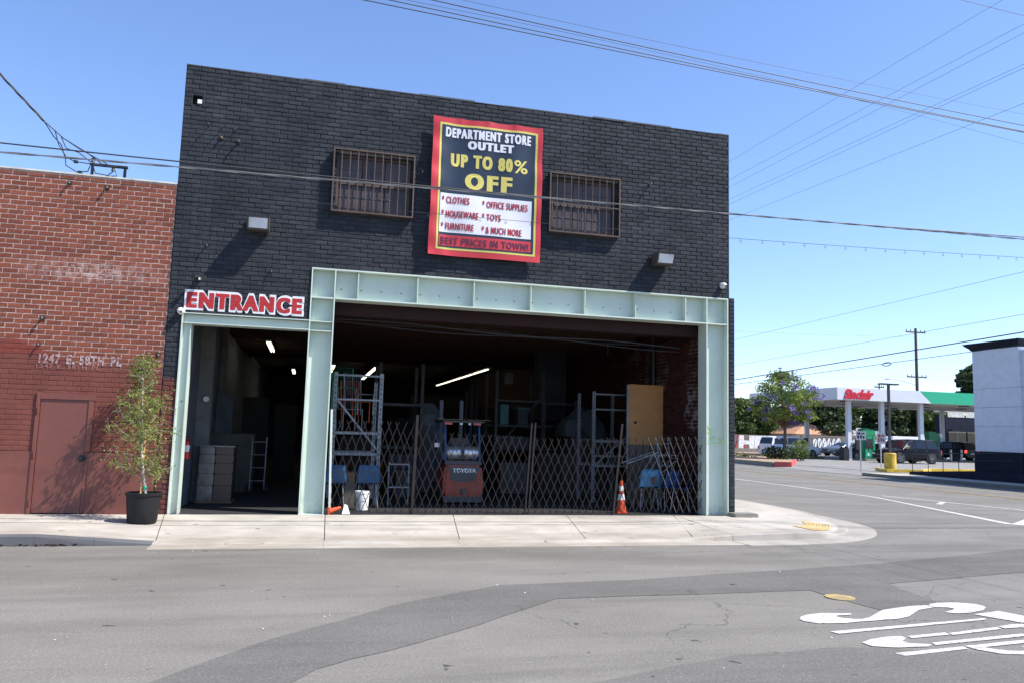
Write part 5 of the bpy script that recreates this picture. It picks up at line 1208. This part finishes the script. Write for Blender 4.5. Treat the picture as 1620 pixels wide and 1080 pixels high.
def tree(nm, x, y, h, rx, rz, label, leaf='leaf_mid', n=3600, size=.30, seed=1, z0=LZ, trunk_r=.2, group=None, nb=26, low=.35, cat='tree'):
    rng = np.random.default_rng(seed); rr = random.Random(seed)
    if nm == 'shade_tree': n = int(n*1.9); size *= 1.15
    t = thing(nm, (x, y, z0), label, cat, group)
    cz = z0+h-rz; tm = MB(); tm.tube([(x, y, z0), (x+.1, y, z0+(h-rz)*.5), (x-.05, y, cz)], [trunk_r, trunk_r*.8, trunk_r*.5], 8)
    blobs = []
    for i in range(nb):
        a = rr.uniform(0, 2*PI); e = rr.uniform(-.7, 1); q = math.sqrt(max(0, 1-e*e))*rr.uniform(.35, .8)
        bx, by, bz = x+math.cos(a)*q*rx, y+math.sin(a)*q*rx, cz+e*rz*.72; br_ = rx*rr.uniform(.28, .42)*(.72 if nm == 'jacaranda_tree' else 1)
        blobs.append((bx, by, bz, br_, br_, br_*.75*rz/rx if rz < rx else br_*.85, n//nb)); tm.tube([(x, y, cz-rz*low), (bx, by, bz)], [trunk_r*.35, trunk_r*.08], 5)
    tm.build('trunk', 'bark', t, fix=False); mb = MB(); crown(mb, blobs, size, rng); mb.build('crown', leaf, t, fix=False)
    return t, blobs
tr = 'trees behind the gas station'
tree('shade_tree', 55.0, 80, 6.9, 4.4, 3.1, 'dark round tree left of the jacaranda, partly behind the black building', 'leaf_mid', 4200, .34, 2, group=tr)
tree('shade_tree', 60.5, 84, 5.6, 3.2, 2.3, 'smaller dark tree between the jacaranda and the black building', 'leaf_mid', 2400, .32, 12, group=tr)
tree('shade_tree', 67, 80, 7.6, 5.6, 3.6, 'dark tree under the canopy left of the corner column', 'leaf_dark', 4600, .34, 3, group=tr)
tree('shade_tree', 73.5, 86, 7.8, 5.2, 3.7, 'mid green tree behind the white corner column', 'leaf_mid', 3600, .34, 4, group=tr)
tree('shade_tree', 78.6, 82, 8.0, 4.4, 3.8, 'darkest tree left of the dark lamp post pole', 'leaf_dark', 4200, .32, 5, group=tr)
tree('shade_tree', 84.5, 80, 7.6, 4.6, 3.6, 'sunlit green tree right of the dark lamp post', 'leaf_mid', 5200, .32, 6, group=tr)
tree('shade_tree', 63, 90, 6.4, 4.2, 3.0, 'low dark tree behind the terracotta roof', 'leaf_dark', 2600, .34, 13, group=tr)
tree('shade_tree', 94, 92, 6.4, 4.0, 2.9, 'pale far tree seen by the right canopy column', 'leaf_mid', 2600, .36, 7, group=tr)
tree('shade_tree', 94, 80, 13.4, 4.2, 4.2, 'tall tree top rising above the green canopy by the white building', 'leaf_dark', 4600, .36, 8, group=tr, trunk_r=.35)
# jacaranda
jt, jb = tree('jacaranda_tree', 33.4, 37.0, 6.75, 3.15, 2.5, 'airy jacaranda with purple blossom on the planter strip', 'leaf_jac', 8200, .125, 9, z0=.2, trunk_r=.13, nb=46, low=.8)
mb = MB(); rng = np.random.default_rng(4); bl = [(b[0]+rng.normal()*.45, b[1]+rng.normal()*.4-.3, b[2]+.25*rng.normal(), .22, .22, .18, 15) for b in jb+jb[::2]]+[(35.6, 36.6, 5.3, .5, .5, .35, 80), (36.2, 36.8, 4.8, .5, .5, .35, 70), (31.7, 36.4, 3.7, .4, .4, .3, 60), (34.3, 36.2, 3.6, .4, .4, .3, 50), (33.4, 36.0, 2.9, .3, .3, .25, 40)]
crown(mb, bl, .13, rng); mb.build('blossom', 'blossom', jt, fix=False)
def bush(x, y, r, h, label, m='leaf_mid', n=500, seed=1, size=.12, cat='shrub'):
    t = thing('shrub', (x, y, .2), label, cat); rng = np.random.default_rng(seed); mb = MB(); crown(mb, [(x+rng.normal()*r*.3, y+rng.normal()*r*.3, .2+h*.5, r*.7, r*.7, h*.5, n//3) for _ in range(3)], size, rng)
    mb.build('foliage', m, t, fix=False); s_ = MB()
    for k in range(5): s_.tube([(x, y, .18), (x+rng.normal()*r*.4, y+rng.normal()*r*.4, .2+h*.8)], [.02, .008], 4)
    s_.build('stems', 'bark', t, fix=False)
bush(32.3, 36.6, 1.0, 1.0, 'dark shrub at the foot of the jacaranda', 'leaf_dark', 900, 3); bush(34.4, 36.8, .9, .9, 'rounded shrub on the right of the jacaranda trunk', 'leaf_mid', 800, 5); bush(35.6, 38, .7, 1.5, 'light green shrub drooping beside the red kerb', 'leaf_jac', 500, 6)
bush(40.5, 57, 1.0, 1.9, 'thin young plant in front of the graffiti wall', 'dry', 420, 8, .14)
mb = MB(); rng = np.random.default_rng(11)
crown(mb, [(x, y, .25, 1.3, 1.3, .18, 90) for x, y in zip(rng.uniform(29.5, 42, 26), rng.uniform(40, 58, 26))], .14, rng); mb.build('dry_weeds', 'dry', None, fix=False, kind='stuff', cat='weeds', label='low dry weeds on the planter dirt')
# ---- gas station canopy
gs = thing('gas_canopy', (48, 46, LZ), 'white and green gas station canopy with red script sign', 'canopy')
ZA, ZB = 4.87, 5.83
MB().box(40.3, 75, 40.2, 52.6, ZA+.05, ZB-.1).build('roof', 'canopy_under', gs)
Yf = 40.0; Xf = 40.12
MB().box(Xf, 47.8, Yf, Yf+.15, ZA, ZB).build('fascia', 'canopy_white', gs)
mb = MB(); mb.prism([(47.8, Yf, ZB), (48.9, Yf, ZA), (47.8, Yf, ZA)], (0, .15, 0)); mb.build('fascia', 'canopy_white', gs)
mb = MB(); mb.prism([(47.8, Yf, ZB), (50.7, Yf, ZB), (50.7, Yf, ZA), (48.9, Yf, ZA), (48.5, Yf, ZA+.35), (48.2, Yf, ZA+.68)], (0, .15, 0)); mb.build('fascia', 'green_sign', gs)
mb = MB(); mb.prism([(50.7, Yf, ZB), (75, Yf-.0, ZB), (75, Yf-.0, ZA), (50.7, Yf, ZA)], (0, .149, 0)); mb.build('fascia', 'green_sign', gs)
MB().box(Xf, Xf+.15, Yf+.152, 43.6, ZA, ZB).build('fascia', 'canopy_white', gs); MB().box(Xf, Xf+.15, 43.602, 48.6, ZA, ZB).build('fascia', 'green_sign', gs); MB().box(Xf, Xf+.15, 48.602, 52.8, ZA, ZB).build('fascia', 'canopy_white', gs)
text_mb('Sinclair', 40.72, 43.42, 4.95, 5.74, Yf-.03, offset=.04, shear=.35, extrude=.04).build('brand_lettering', 'sign_print_red', gs)
for x, y in ((41.85, 41), (48.7, 41), (55.6, 41), (44.95, 51), (53.0, 51), (60, 51)):
    MB().box(x-.19, x+.19, y-.14, y+.14, LZ, ZA+.05).build('column', 'canopy_white', gs, .02)
MB().box(44.75, 45.13, 40.86, 41.14, LZ, ZA+.05).build('column', 'canopy_white', gs, .02)
MB().box(40.4, 74.9, 40.3, 52.5, ZA+.03, ZA+.048).build('soffit', 'canopy_under', gs)
for x in (42.3, 46, 50, 54, 58):
    for y in (42, 46.5, 50.5): MB().box(x-.3, x+.3, y-.3, y+.3, ZA-.04, ZA+.028).build('downlight', 'machine', gs)
def pump(x, y, label, s=1.0):
    t = thing('fuel_pump', (x, y, LZ), label, 'fuel pump', 'green fuel pumps')
    MB().box(x-.75, x+.75, y-.9, y+.9, LZ, LZ+.15).build('island', 'kerb', t)
    MB().box(x-.45, x+.35, y-.35, y+.35, LZ+.15, LZ+2.0).build('cabinet', 'pump_green', t, .04)
    MB().box(x-.40, x+.30, y-.37, y-.352, LZ+1.0, LZ+1.75).build('display', 'black', t); MB().box(x-.40, x+.1, y-.37, y-.352, LZ+.35, LZ+.85).build('poster', 'green_sign', t)
    MB().box(x-.18, x-.05, y-.38, y-.372, LZ+.42, LZ+.6).build('sticker', 'white_paint', t)
    for dx in (-.2, .15): MB().tube([(x+dx, y-.37, LZ+1.5), (x+dx+.06, y-.5, LZ+1.2), (x+dx, y-.45, LZ+.7), (x+dx+.1, y-.38, LZ+1.1)], .02, 6).build('hose', 'black', t)
    mb = MB(); mb.prism([(x-.5, y-.3, LZ+2.0), (x+.75, y-.3, LZ+2.0), (x+.55, y-.3, LZ+2.45), (x-.15, y-.3, LZ+2.6), (x-.6, y-.3, LZ+2.5)], (0, .6, 0)); mb.build('top_sign', 'pump_green', t, .03)
    MB().box(x+.36, x+1.0, y-.25, y+.25, LZ+2.05, LZ+2.4).build('end_panel', 'white_paint', t)
    MB().box(x+.36, x+.62, y-.3, y+.3, LZ, LZ+2.0).build('side_cladding', 'pump_green', t, .05)
pump(43.55, 41.1, 'green fuel pump between the first two canopy columns'); pump(54.2, 46.0, 'green fuel pump behind the black wagon near the dark storefront')
def bin_(x, y, label, h=.95):
    t = thing('trash_bin', (x, y, LZ), label, 'bin', 'dark bins by the columns'); MB().box(x-.28, x+.28, y-.28, y+.28, LZ, LZ+h).build('body', 'black', t, .04); MB().box(x-.24, x+.24, y-.24, y+.24, LZ+h, LZ+h+.1).build('lid', 'car_dark', t, .04)
bin_(41.1, 40.6, 'dark bin beside the front corner column'); bin_(44.2, 49.6, 'dark bin next to the rear left column')
MB().box(42.2, 42.55, 40.6, 40.78, LZ+.85, LZ+1.75).build('air_machine', 'black', None, .03, cat='air machine', label='black squeegee box mounted beside the front corner column')
MB().box(44.0, 44.4, 50.0, 50.2, LZ+1.1, LZ+1.7).build('squeegee_box', 'black', None, .03, cat='box', label='black box mounted on the rear left column')
for x, y, lb in ((45.6, 40.8, 'slim pale bollard at the right of the front fuel pump'), (55.3, 45.0, 'steel bollard behind the black wagon, left one'), (57.0, 45.6, 'steel bollard behind the black wagon, right one')):
    t = thing('bollard', (x, y, LZ), lb, 'bollard', 'forecourt bollards'); MB().cyl((x, y, LZ), (x, y, LZ+1.0), .09, n=12).build('post', 'galv', t); MB().lathe([(.09, 0), (.06, .05), (.001, .07)], (x, y, LZ+1.0), 12).build('cap', 'galv', t)
# ---- storefront
sf = thing('storefront', (75, 62, LZ), 'dark navy convenience store with pale windows behind the canopy', 'building')
MB().box(70.6, 84, 62, 63.6, LZ, 5.0).build('wall', 'navy', sf)
for a, b in ((70.9, 73.2), (73.4, 77)): MB().box(a, b, 61.96, 61.99, 4.72, 5.28).build('sign_panel', 'house_wall', sf)
MB().box(70.6, 84, 62.0, 63.6, 5.30, 5.6).build('roof', 'canopy_under', sf)
for i, (a, b) in enumerate(((70.9, 73.3), (73.5, 76), (76.2, 78.8))):
    w_ = MB().box(a, b, 61.93, 61.97, 1.2, 3.1).build('window', 'glass', sf); MB().box(a, b, 61.90, 61.925, 2.95, 3.1).build('header', 'house_wall', w_); MB().box((a+b)/2-.03, (a+b)/2+.03, 61.90, 61.925, 1.2, 2.94).build('mullion', 'grey_metal', w_)
MB().box(70.9, 79, 61.4, 61.95, 3.12, 3.3).build('awning', 'navy', sf)
# ---- graffiti walls
gwl = thing('graffiti_wall', (49, 66, LZ), 'red-brown block wall with huge white block letters left of the jacaranda', 'wall')
MB().box(40, 54.5, 66, 66.25, LZ, 2.05).build('wall', 'graf_wall', gwl)
text_mb('HEAT', 46.6, 53.6, .42, 1.98, 65.98, offset=.07).build('graffiti_letters', 'graf_white', gwl)
mb = MB(); mb.bar((46.2, 65.97, .3), (46.6, 65.97, 2.0), .16, .02); mb.bar((47.5, 65.97, .3), (47.3, 65.97, .9), .3, .02); mb.bar((49.2, 65.97, .3), (49.1, 65.97, .75), .3, .02); mb.bar((51.7, 65.97, .3), (51.5, 65.97, .85), .25, .02)
mb.build('graffiti_accents', 'graf_red', gwl)
gwr = thing('graffiti_wall', (60, 66, LZ), 'grey-brown block wall with white bubble graffiti behind the parked sedan', 'wall')
MB().box(54.6, 70, 66, 66.25, LZ, 2.2).build('wall', 'graf_wall', gwr)
rr = random.Random(3)
ob, wb_ = MB(), MB()
for x0_, n_ in ((56.3, 6), (61.0, 4)):
    for k in range(n_):
        x = x0_+k*.62; s_ = rr.uniform(.85, 1.1); zc = 1.35+rr.uniform(-.06, .06)
        for mb_, e, yy in ((ob, .09, 65.985), (wb_, 0, 65.97)):
            pts = [(x+(.30*s_+e)*math.cos(a)*(1+.12*math.sin(3*a+k)), yy, zc+(.62*s_+e)*math.sin(a)*(1+.10*math.cos(2*a+k))) for a in np.linspace(0, 2*PI, 18, endpoint=False)]
            mb_.prism(pts, (0, .01, 0))
ob.build('graffiti_outline', 'graf_black', gwr); gl = wb_.build('graffiti_letters', 'graf_white', gwr)
mb = MB()
for x0_, n_ in ((56.3, 6), (61.0, 4)):
    for k in range(n_):
        x = x0_+k*.62+rr.uniform(-.05, .05); mb.tube([(x-.1, 65.96, 1.0), (x+rr.uniform(-.08, .08), 65.96, 1.35), (x+.12, 65.96, 1.65)], .035, 4)
mb.build('graffiti_strokes', 'graf_black', gwr)
# low white wall/rail on the planter side
MB().box(40.5, 56, 60.0, 60.2, .2, .62).build('low_wall', 'kerb', None, cat='low wall', label='low pale concrete wall behind the dry planter')
# ---- houses
hs = thing('house', (64, 76, LZ), 'house with a terracotta gable roof behind the graffiti wall', 'house')
MB().box(60.5, 66.5, 76, 84, LZ, 2.5).build('wall', 'house_wall', hs)
mb = MB(); mb.add([(60, 75.6, 2.4), (67, 75.6, 2.4), (67, 84.4, 2.4), (60, 84.4, 2.4), (63.2, 77.5, 3.9), (63.2, 82.5, 3.9)], [(0, 1, 4), (1, 2, 5, 4), (2, 3, 5), (3, 0, 4, 5), (0, 3, 2, 1)]); mb.build('roof', 'roof_tile', hs)
hs = thing('house', (69, 77, LZ), 'long low house with a grey shingle roof behind the wall', 'house')
MB().box(66.8, 74, 77.5, 83, LZ, 2.5).build('wall', 'house_wall', hs)
mb = MB(); mb.add([(66.4, 76.8, 2.4), (74.4, 76.8, 2.4), (74.4, 84, 2.4), (66.4, 84, 2.4), (66.4, 80, 3.5), (74.4, 80, 3.5)], [(0, 1, 5, 4), (1, 2, 5), (2, 3, 4, 5), (3, 0, 4), (0, 3, 2, 1)]); mb.build('roof', 'roof_grey', hs)
hs = thing('house', (50, 78, LZ), 'pale house glimpsed left of the jacaranda crown', 'house')
MB().box(45, 53.8, 78, 86, LZ, 3.0).build('wall', 'house_wall', hs); mb = MB(); mb.add([(44.6, 77.6, 2.95), (54.2, 77.6, 2.95), (54.2, 86.4, 2.95), (44.6, 86.4, 2.95), (49.4, 82, 4.2)], [(0, 1, 4), (1, 2, 4), (2, 3, 4), (3, 0, 4), (0, 3, 2, 1)]); mb.build('roof', 'roof_grey', hs)
# far ground clutter behind
MB().box(76, 92, 74, 74.3, LZ, 2.2).build('boundary_wall', 'house_wall', None, cat='wall', label='pale boundary wall behind the black wagon')
# ---- poles
def upole(x, y, h, arms, label, r=.16):
    t = thing('utility_pole', (x, y, 0), label, 'utility pole', 'utility poles')
    MB().tube([(x, y, 0), (x, y, h)], [r*1.15, r*.8], 10).build('pole', 'wood_pole', t)
    for z, hw in arms:
        a = MB().box(x-hw, x+hw, y-.08, y+.04, z-.08, z+.08).build('crossarm', 'wood_pole', t)
        for k in (-1, -.55, .55, 1): MB().lathe([(.001, .0), (.06, .02), (.03, .1), (.06, .16), (.03, .24), (.001, .26)], (x+k*(hw-.08), y-.02, z+.08), 8).build('insulator', 'machine', a)
upole(73.9, 70, 16.0, [(15.5, 1.45), (9.9, 1.45)], 'tall timber utility pole with two crossarms behind the canopy', .2)
upole(80.5, 85, 10.0, [(9.6, .8)], 'small distant pole top showing over the red script sign', .12)
t = thing('cobra_lamp', (69.5, 70, 0), 'slim street light arm beside the tall utility pole', 'street lamp')
MB().tube([(73.7, 70, 8.9), (72, 70, 9.3), (70.6, 70, 9.55), (69.8, 70, 9.5)], .05, 6).build('arm', 'galv', t); MB().box(69.3, 70.0, 69.85, 70.15, 9.40, 9.52).build('lamp_head', 'galv', t)
for z in (8.4, 13.5): wire('overhead_cable', qcurve((-10, 72, z+1.5), (73.9, 70, z+1.4), .8), .008, ('lower' if z < 10 else 'upper')+' far faint line leading left from the tall utility pole', group='far lines to the utility pole')
for z in (9.9, 15.5): wire('overhead_cable', qcurve((73.9, 70, z+.2), (150, 66, z), 1.2), .008, ('lower' if z < 10 else 'upper')+' far faint line running right from the tall utility pole', group='far lines from the utility pole')

# ---- cars
def car(loc, rz, paint, label, L=4.8, Wd=1.9, st=None, side=(), front=None, rear=None, wb=(1.42, -1.42), wr=.36, lit=False, cat='car', nm='parked_car', roof_rack=False, group='vehicles at the gas station'):
    t = thing(nm, (0, 0, 0), label, cat, group); hw = Wd/2
    def ring(s):
        x, zl, zb, zt, wl, wb_, wt = s
        return [(x, 0, zl), (x, wl*hw*.86, zl), (x, wl*hw, zl+.12), (x, wl*hw*1.0, (zl+zb)/2), (x, wb_*hw, zb-.05), (x, wb_*hw*.965, zb), (x, wt*hw, zt-.06), (x, wt*hw*.88, zt), (x, 0, zt+.015)]
    mb = MB(); n = 9
    for sgn in (1, -1):
        vs = []; 
        for s in st: vs += [(p[0], p[1]*sgn, p[2]) for p in ring(s)]
        fs = [(i*n+j, i*n+j+1, (i+1)*n+j+1, (i+1)*n+j) for i in range(len(st)-1) for j in range(n-1)]
        fs += [tuple(range(n)), tuple((len(st)-1)*n+j for j in range(n))]
        mb.add(vs, fs)
    body = mb.mesh('body', [paint]); bm = bmesh.new(); bm.from_mesh(body); bmesh.ops.remove_doubles(bm, verts=bm.verts, dist=.002); bmesh.ops.recalc_face_normals(bm, faces=bm.faces)
    bm.to_mesh(body); bm.free(); body.polygons.foreach_set('use_smooth', [True]*len(body.polygons))
    try: body.set_sharp_from_angle(angle=math.radians(38))
    except Exception: pass
    bo = bpy.data.objects.new('body', body); COL.objects.link(bo); bo.parent = t
    X = [s[0] for s in st]
    def surf(x, z, out=.012):      # side position between belt and roof
        zb = np.interp(x, X[::-1], [s[2] for s in st][::-1]); zt = np.interp(x, X[::-1], [s[3] for s in st][::-1]); wb_ = np.interp(x, X[::-1], [s[5] for s in st][::-1])*.965; wt = np.interp(x, X[::-1], [s[6] for s in st][::-1])
        u = min(1, max(0, (z-zb)/max(.05, zt-.06-zb))); return hw*(wb_+(wt-wb_)*u)+out
    for poly_ in side:
        for sgn in (1, -1): MB().prism([(x, sgn*surf(x, z), z) for x, z in poly_], (0, -sgn*.02, 0)).build('side_window', 'glass', t)
    for nm_, w4 in (('windscreen', front), ('rear_window', rear)):
        if w4:
            (xa, za, wa), (xb, zb_, wb_), off = w4
            MB().prism([(xa+off, -wa, za), (xa+off, wa, za), (xb+off, wb_, zb_), (xb+off, -wb_, zb_)], (-off*1.2, 0, -.01)).build(nm_, 'glass', t)
    for x in wb:
        for sgn in (1, -1):
            y = sgn*(hw-.10)
            MB().cyl((x, sgn*(hw-.02), wr), (x, sgn*(hw+.006), wr), wr*1.17, n=24).build('wheel_arch', 'black', t)
            w_ = MB(); w_.tube([(x, y-sgn*.13, wr), (x, y-sgn*.10, wr), (x, y+sgn*.10, wr), (x, y+sgn*.125, wr)], [wr*.9, wr, wr, wr*.9], 24); w_ = w_.build('wheel', 'tyre', t, smooth=True)
            r_ = MB(); r_.cyl((x, y+sgn*.126, wr), (x, y+sgn*.130, wr), wr*.22, n=10)
            for k in range(5):
                a = k*2*PI/5; r_.bar((x, y+sgn*.129, wr), (x+math.cos(a)*wr*.62, y+sgn*.129, wr+math.sin(a)*wr*.62), wr*.22, .012)
            r_.tube([(x+math.cos(a)*wr*.64, y+sgn*.13, wr+math.sin(a)*wr*.64) for a in np.linspace(0, 2*PI, 21)], .02, 4)
            r_.build('rim', 'rim', w_)
    f0, r0 = st[0], st[-1]
    for sgn in (1, -1):
        zb = np.interp(f0[0]-.12, X[::-1], [s[2] for s in st][::-1])
        MB().box(f0[0]-.28, f0[0]+.02, sgn*hw*.60-.16, sgn*hw*.60+.18*1, zb-.24, zb-.08).build('headlight', 'headlight', t, .03)
        MB().box(r0[0]-.025, r0[0]+.12, sgn*(hw*.86)-.09, sgn*(hw*.86)+.09, r0[2]-.30, r0[2]+.02).build('tail_light', 'tail_lit' if lit else 'taillight', t, .02)
        MB().box(.95, 1.08, sgn*(hw+.10)-.09, sgn*(hw+.10)+.09, 1.0 if st[3][3] < 1.6 else 1.12, 1.13 if st[3][3] < 1.6 else 1.28).build('wing_mirror', paint, t, .03)
        for x in (.05, -.95): MB().box(x-.09, x+.09, sgn*(hw+.0)-.012, sgn*(hw+.0)+.014, .93, .96).build('door_handle', 'rim', t)
        for x in (.98, 0.02, -1.0): MB().box(x-.004, x+.004, sgn*(hw-.004)-.006, sgn*(hw-.004)+.006, .42, .92).build('door_gap', 'black', t)
    MB().box(f0[0]-.03, f0[0]+.05, -hw*.45, hw*.45, .55, .72).build('grille', 'black', t, .01)
    MB().box(r0[0]-.04, r0[0]-.0, -.26, .26, .62, .76).build('number_plate', 'white_paint', t)
    MB().box(f0[0]-.1, f0[0]+.08, -hw*.86, hw*.86, .30, .44).build('bumper', 'black', t, .03); MB().box(r0[0]-.08, r0[0]+.1, -hw*.86, hw*.86, .34, .50).build('bumper', paint, t, .03)
    if roof_rack:
        for sgn in (1, -1): MB().tube([(.5, sgn*hw*.66, 1.74), (-1.9, sgn*hw*.66, 1.74)], .02, 6).build('roof_rail', 'rim', t)
    t.location = loc; t.rotation_euler = (0, 0, rz); return t
SUV = [(2.38,.42,.72,.80,.80,.78,.6),(2.25,.30,.86,.93,.94,.90,.75),(1.6,.26,1.0,1.05,.99,.95,.8),(1.02,.26,1.06,1.12,1.0,.96,.82),(.42,.26,1.08,1.70,1.0,.97,.74),(-.2,.26,1.08,1.77,1.0,.97,.76),(-1.6,.26,1.09,1.75,1.0,.97,.75),(-2.05,.28,1.09,1.68,.99,.96,.72),(-2.32,.34,1.06,1.16,.97,.94,.80),(-2.42,.40,.98,1.04,.90,.88,.7)]
SW = [[(.86,1.12),(.40,1.60),(-.02,1.66),(-.02,1.12)], [(-.10,1.12),(-.10,1.66),(-.98,1.66),(-.98,1.12)], [(-1.08,1.12),(-1.08,1.65),(-1.78,1.60),(-2.08,1.14)]]
FR = ((1.0, 1.14, .78), (.46, 1.66, .64), .03); RR = ((-2.34, 1.14, .72), (-2.10, 1.62, .62), -.03)
car((43.1, 36.2, LZ), PI+.04, 'car_black', 'black station wagon suv driving across the forecourt past the yellow base', st=SUV, side=SW, front=FR, rear=RR, roof_rack=True, wr=.38)
car((59.6, 49.8, LZ), PI*.5+.15, 'car_dark', 'dark suv with a glowing tail light at the far pump', st=SUV, side=SW, front=FR, rear=RR, lit=True, wr=.38)
car((54.5, 44.8+6, LZ), PI*.55, 'car_black', 'black suv in deep shade behind the station wagon', st=SUV, side=SW, front=FR, rear=RR, wr=.38)
VAN = [(2.50,.40,.70,.78,.82,.80,.62),(2.38,.28,.84,.90,.94,.92,.75),(1.9,.26,.98,1.03,.99,.96,.8),(1.5,.26,1.04,1.16,1.0,.97,.82),(.75,.26,1.06,1.66,1.0,.97,.78),(.1,.26,1.06,1.74,1.0,.97,.79),(-1.8,.26,1.06,1.74,1.0,.97,.79),(-2.3,.28,1.06,1.68,.99,.96,.77),(-2.48,.34,1.02,1.18,.97,.94,.82),(-2.54,.40,.92,.98,.90,.88,.7)]
VW = [[(1.18,1.10),(.70,1.56),(.34,1.62),(.34,1.10)], [(.24,1.10),(.24,1.63),(-.88,1.63),(-.88,1.10)], [(-.98,1.10),(-.98,1.63),(-2.18,1.60),(-2.28,1.12)]]
car((39.3, 45.2, LZ), .12, 'car_white', 'silver-white minivan parked behind the jacaranda', st=VAN, side=VW, front=((1.46,1.14,.80),(.82,1.62,.66),.03), rear=((-2.50,1.14,.74),(-2.34,1.62,.66),-.03), wb=(1.55, -1.45), wr=.34)
SED = [(2.40,.36,.62,.68,.80,.78,.6),(2.25,.26,.74,.80,.94,.90,.75),(1.5,.22,.88,.93,.99,.95,.8),(1.0,.22,.92,.98,1.0,.96,.8),(.25,.22,.94,1.38,1.0,.96,.70),(-.4,.22,.95,1.44,1.0,.96,.70),(-1.1,.22,.96,1.36,1.0,.96,.68),(-1.75,.24,.98,1.06,.99,.95,.78),(-2.25,.30,.94,1.0,.95,.92,.75),(-2.38,.36,.80,.86,.88,.86,.65)]
SEW = [[(.72,.98),(.22,1.30),(-.38,1.36),(-.38,.98)], [(-.46,.98),(-.46,1.36),(-1.02,1.31),(-1.42,1.02)]]
SF = ((.96, .99, .76), (.32, 1.36, .60), .03); SR = ((-1.72, 1.06, .70), (-1.16, 1.34, .58), .03)
car((53.0, 56.4, LZ), PI+.05, 'car_grey', 'blue-grey sedan parked in front of the bubble graffiti', st=SED, side=SEW, front=SF, rear=SR, wr=.33, wb=(1.38, -1.38))
car((57.8, 58.5, LZ), PI, 'car_white', 'white car behind the front corner column', st=SED, side=SEW, front=SF, rear=SR, wr=.33, wb=(1.38, -1.38))
car((45.6, 44.0, LZ), PI*.99, 'car_dark', 'dark sedan nosing out at the pump beside the parking sign', st=SED, side=SEW, front=SF, rear=SR, wr=.33, wb=(1.38, -1.38))
t = thing('delivery_truck', (66, 62, LZ), 'white box truck roof showing behind the black wagon', 'truck')
MB().box(62.6, 67.6, 61, 63.2, .5, 2.35).build('cargo_box', 'white_paint', t, .03); MB().box(60.9, 62.58, 61.1, 63.1, .5, 1.9).build('cab', 'white_paint', t, .1)
for x in (61.8, 66.3): MB().cyl((x, 60.99, .45+LZ), (x, 61.3, .45+LZ), .42, n=18).build('wheel', 'tyre', t)
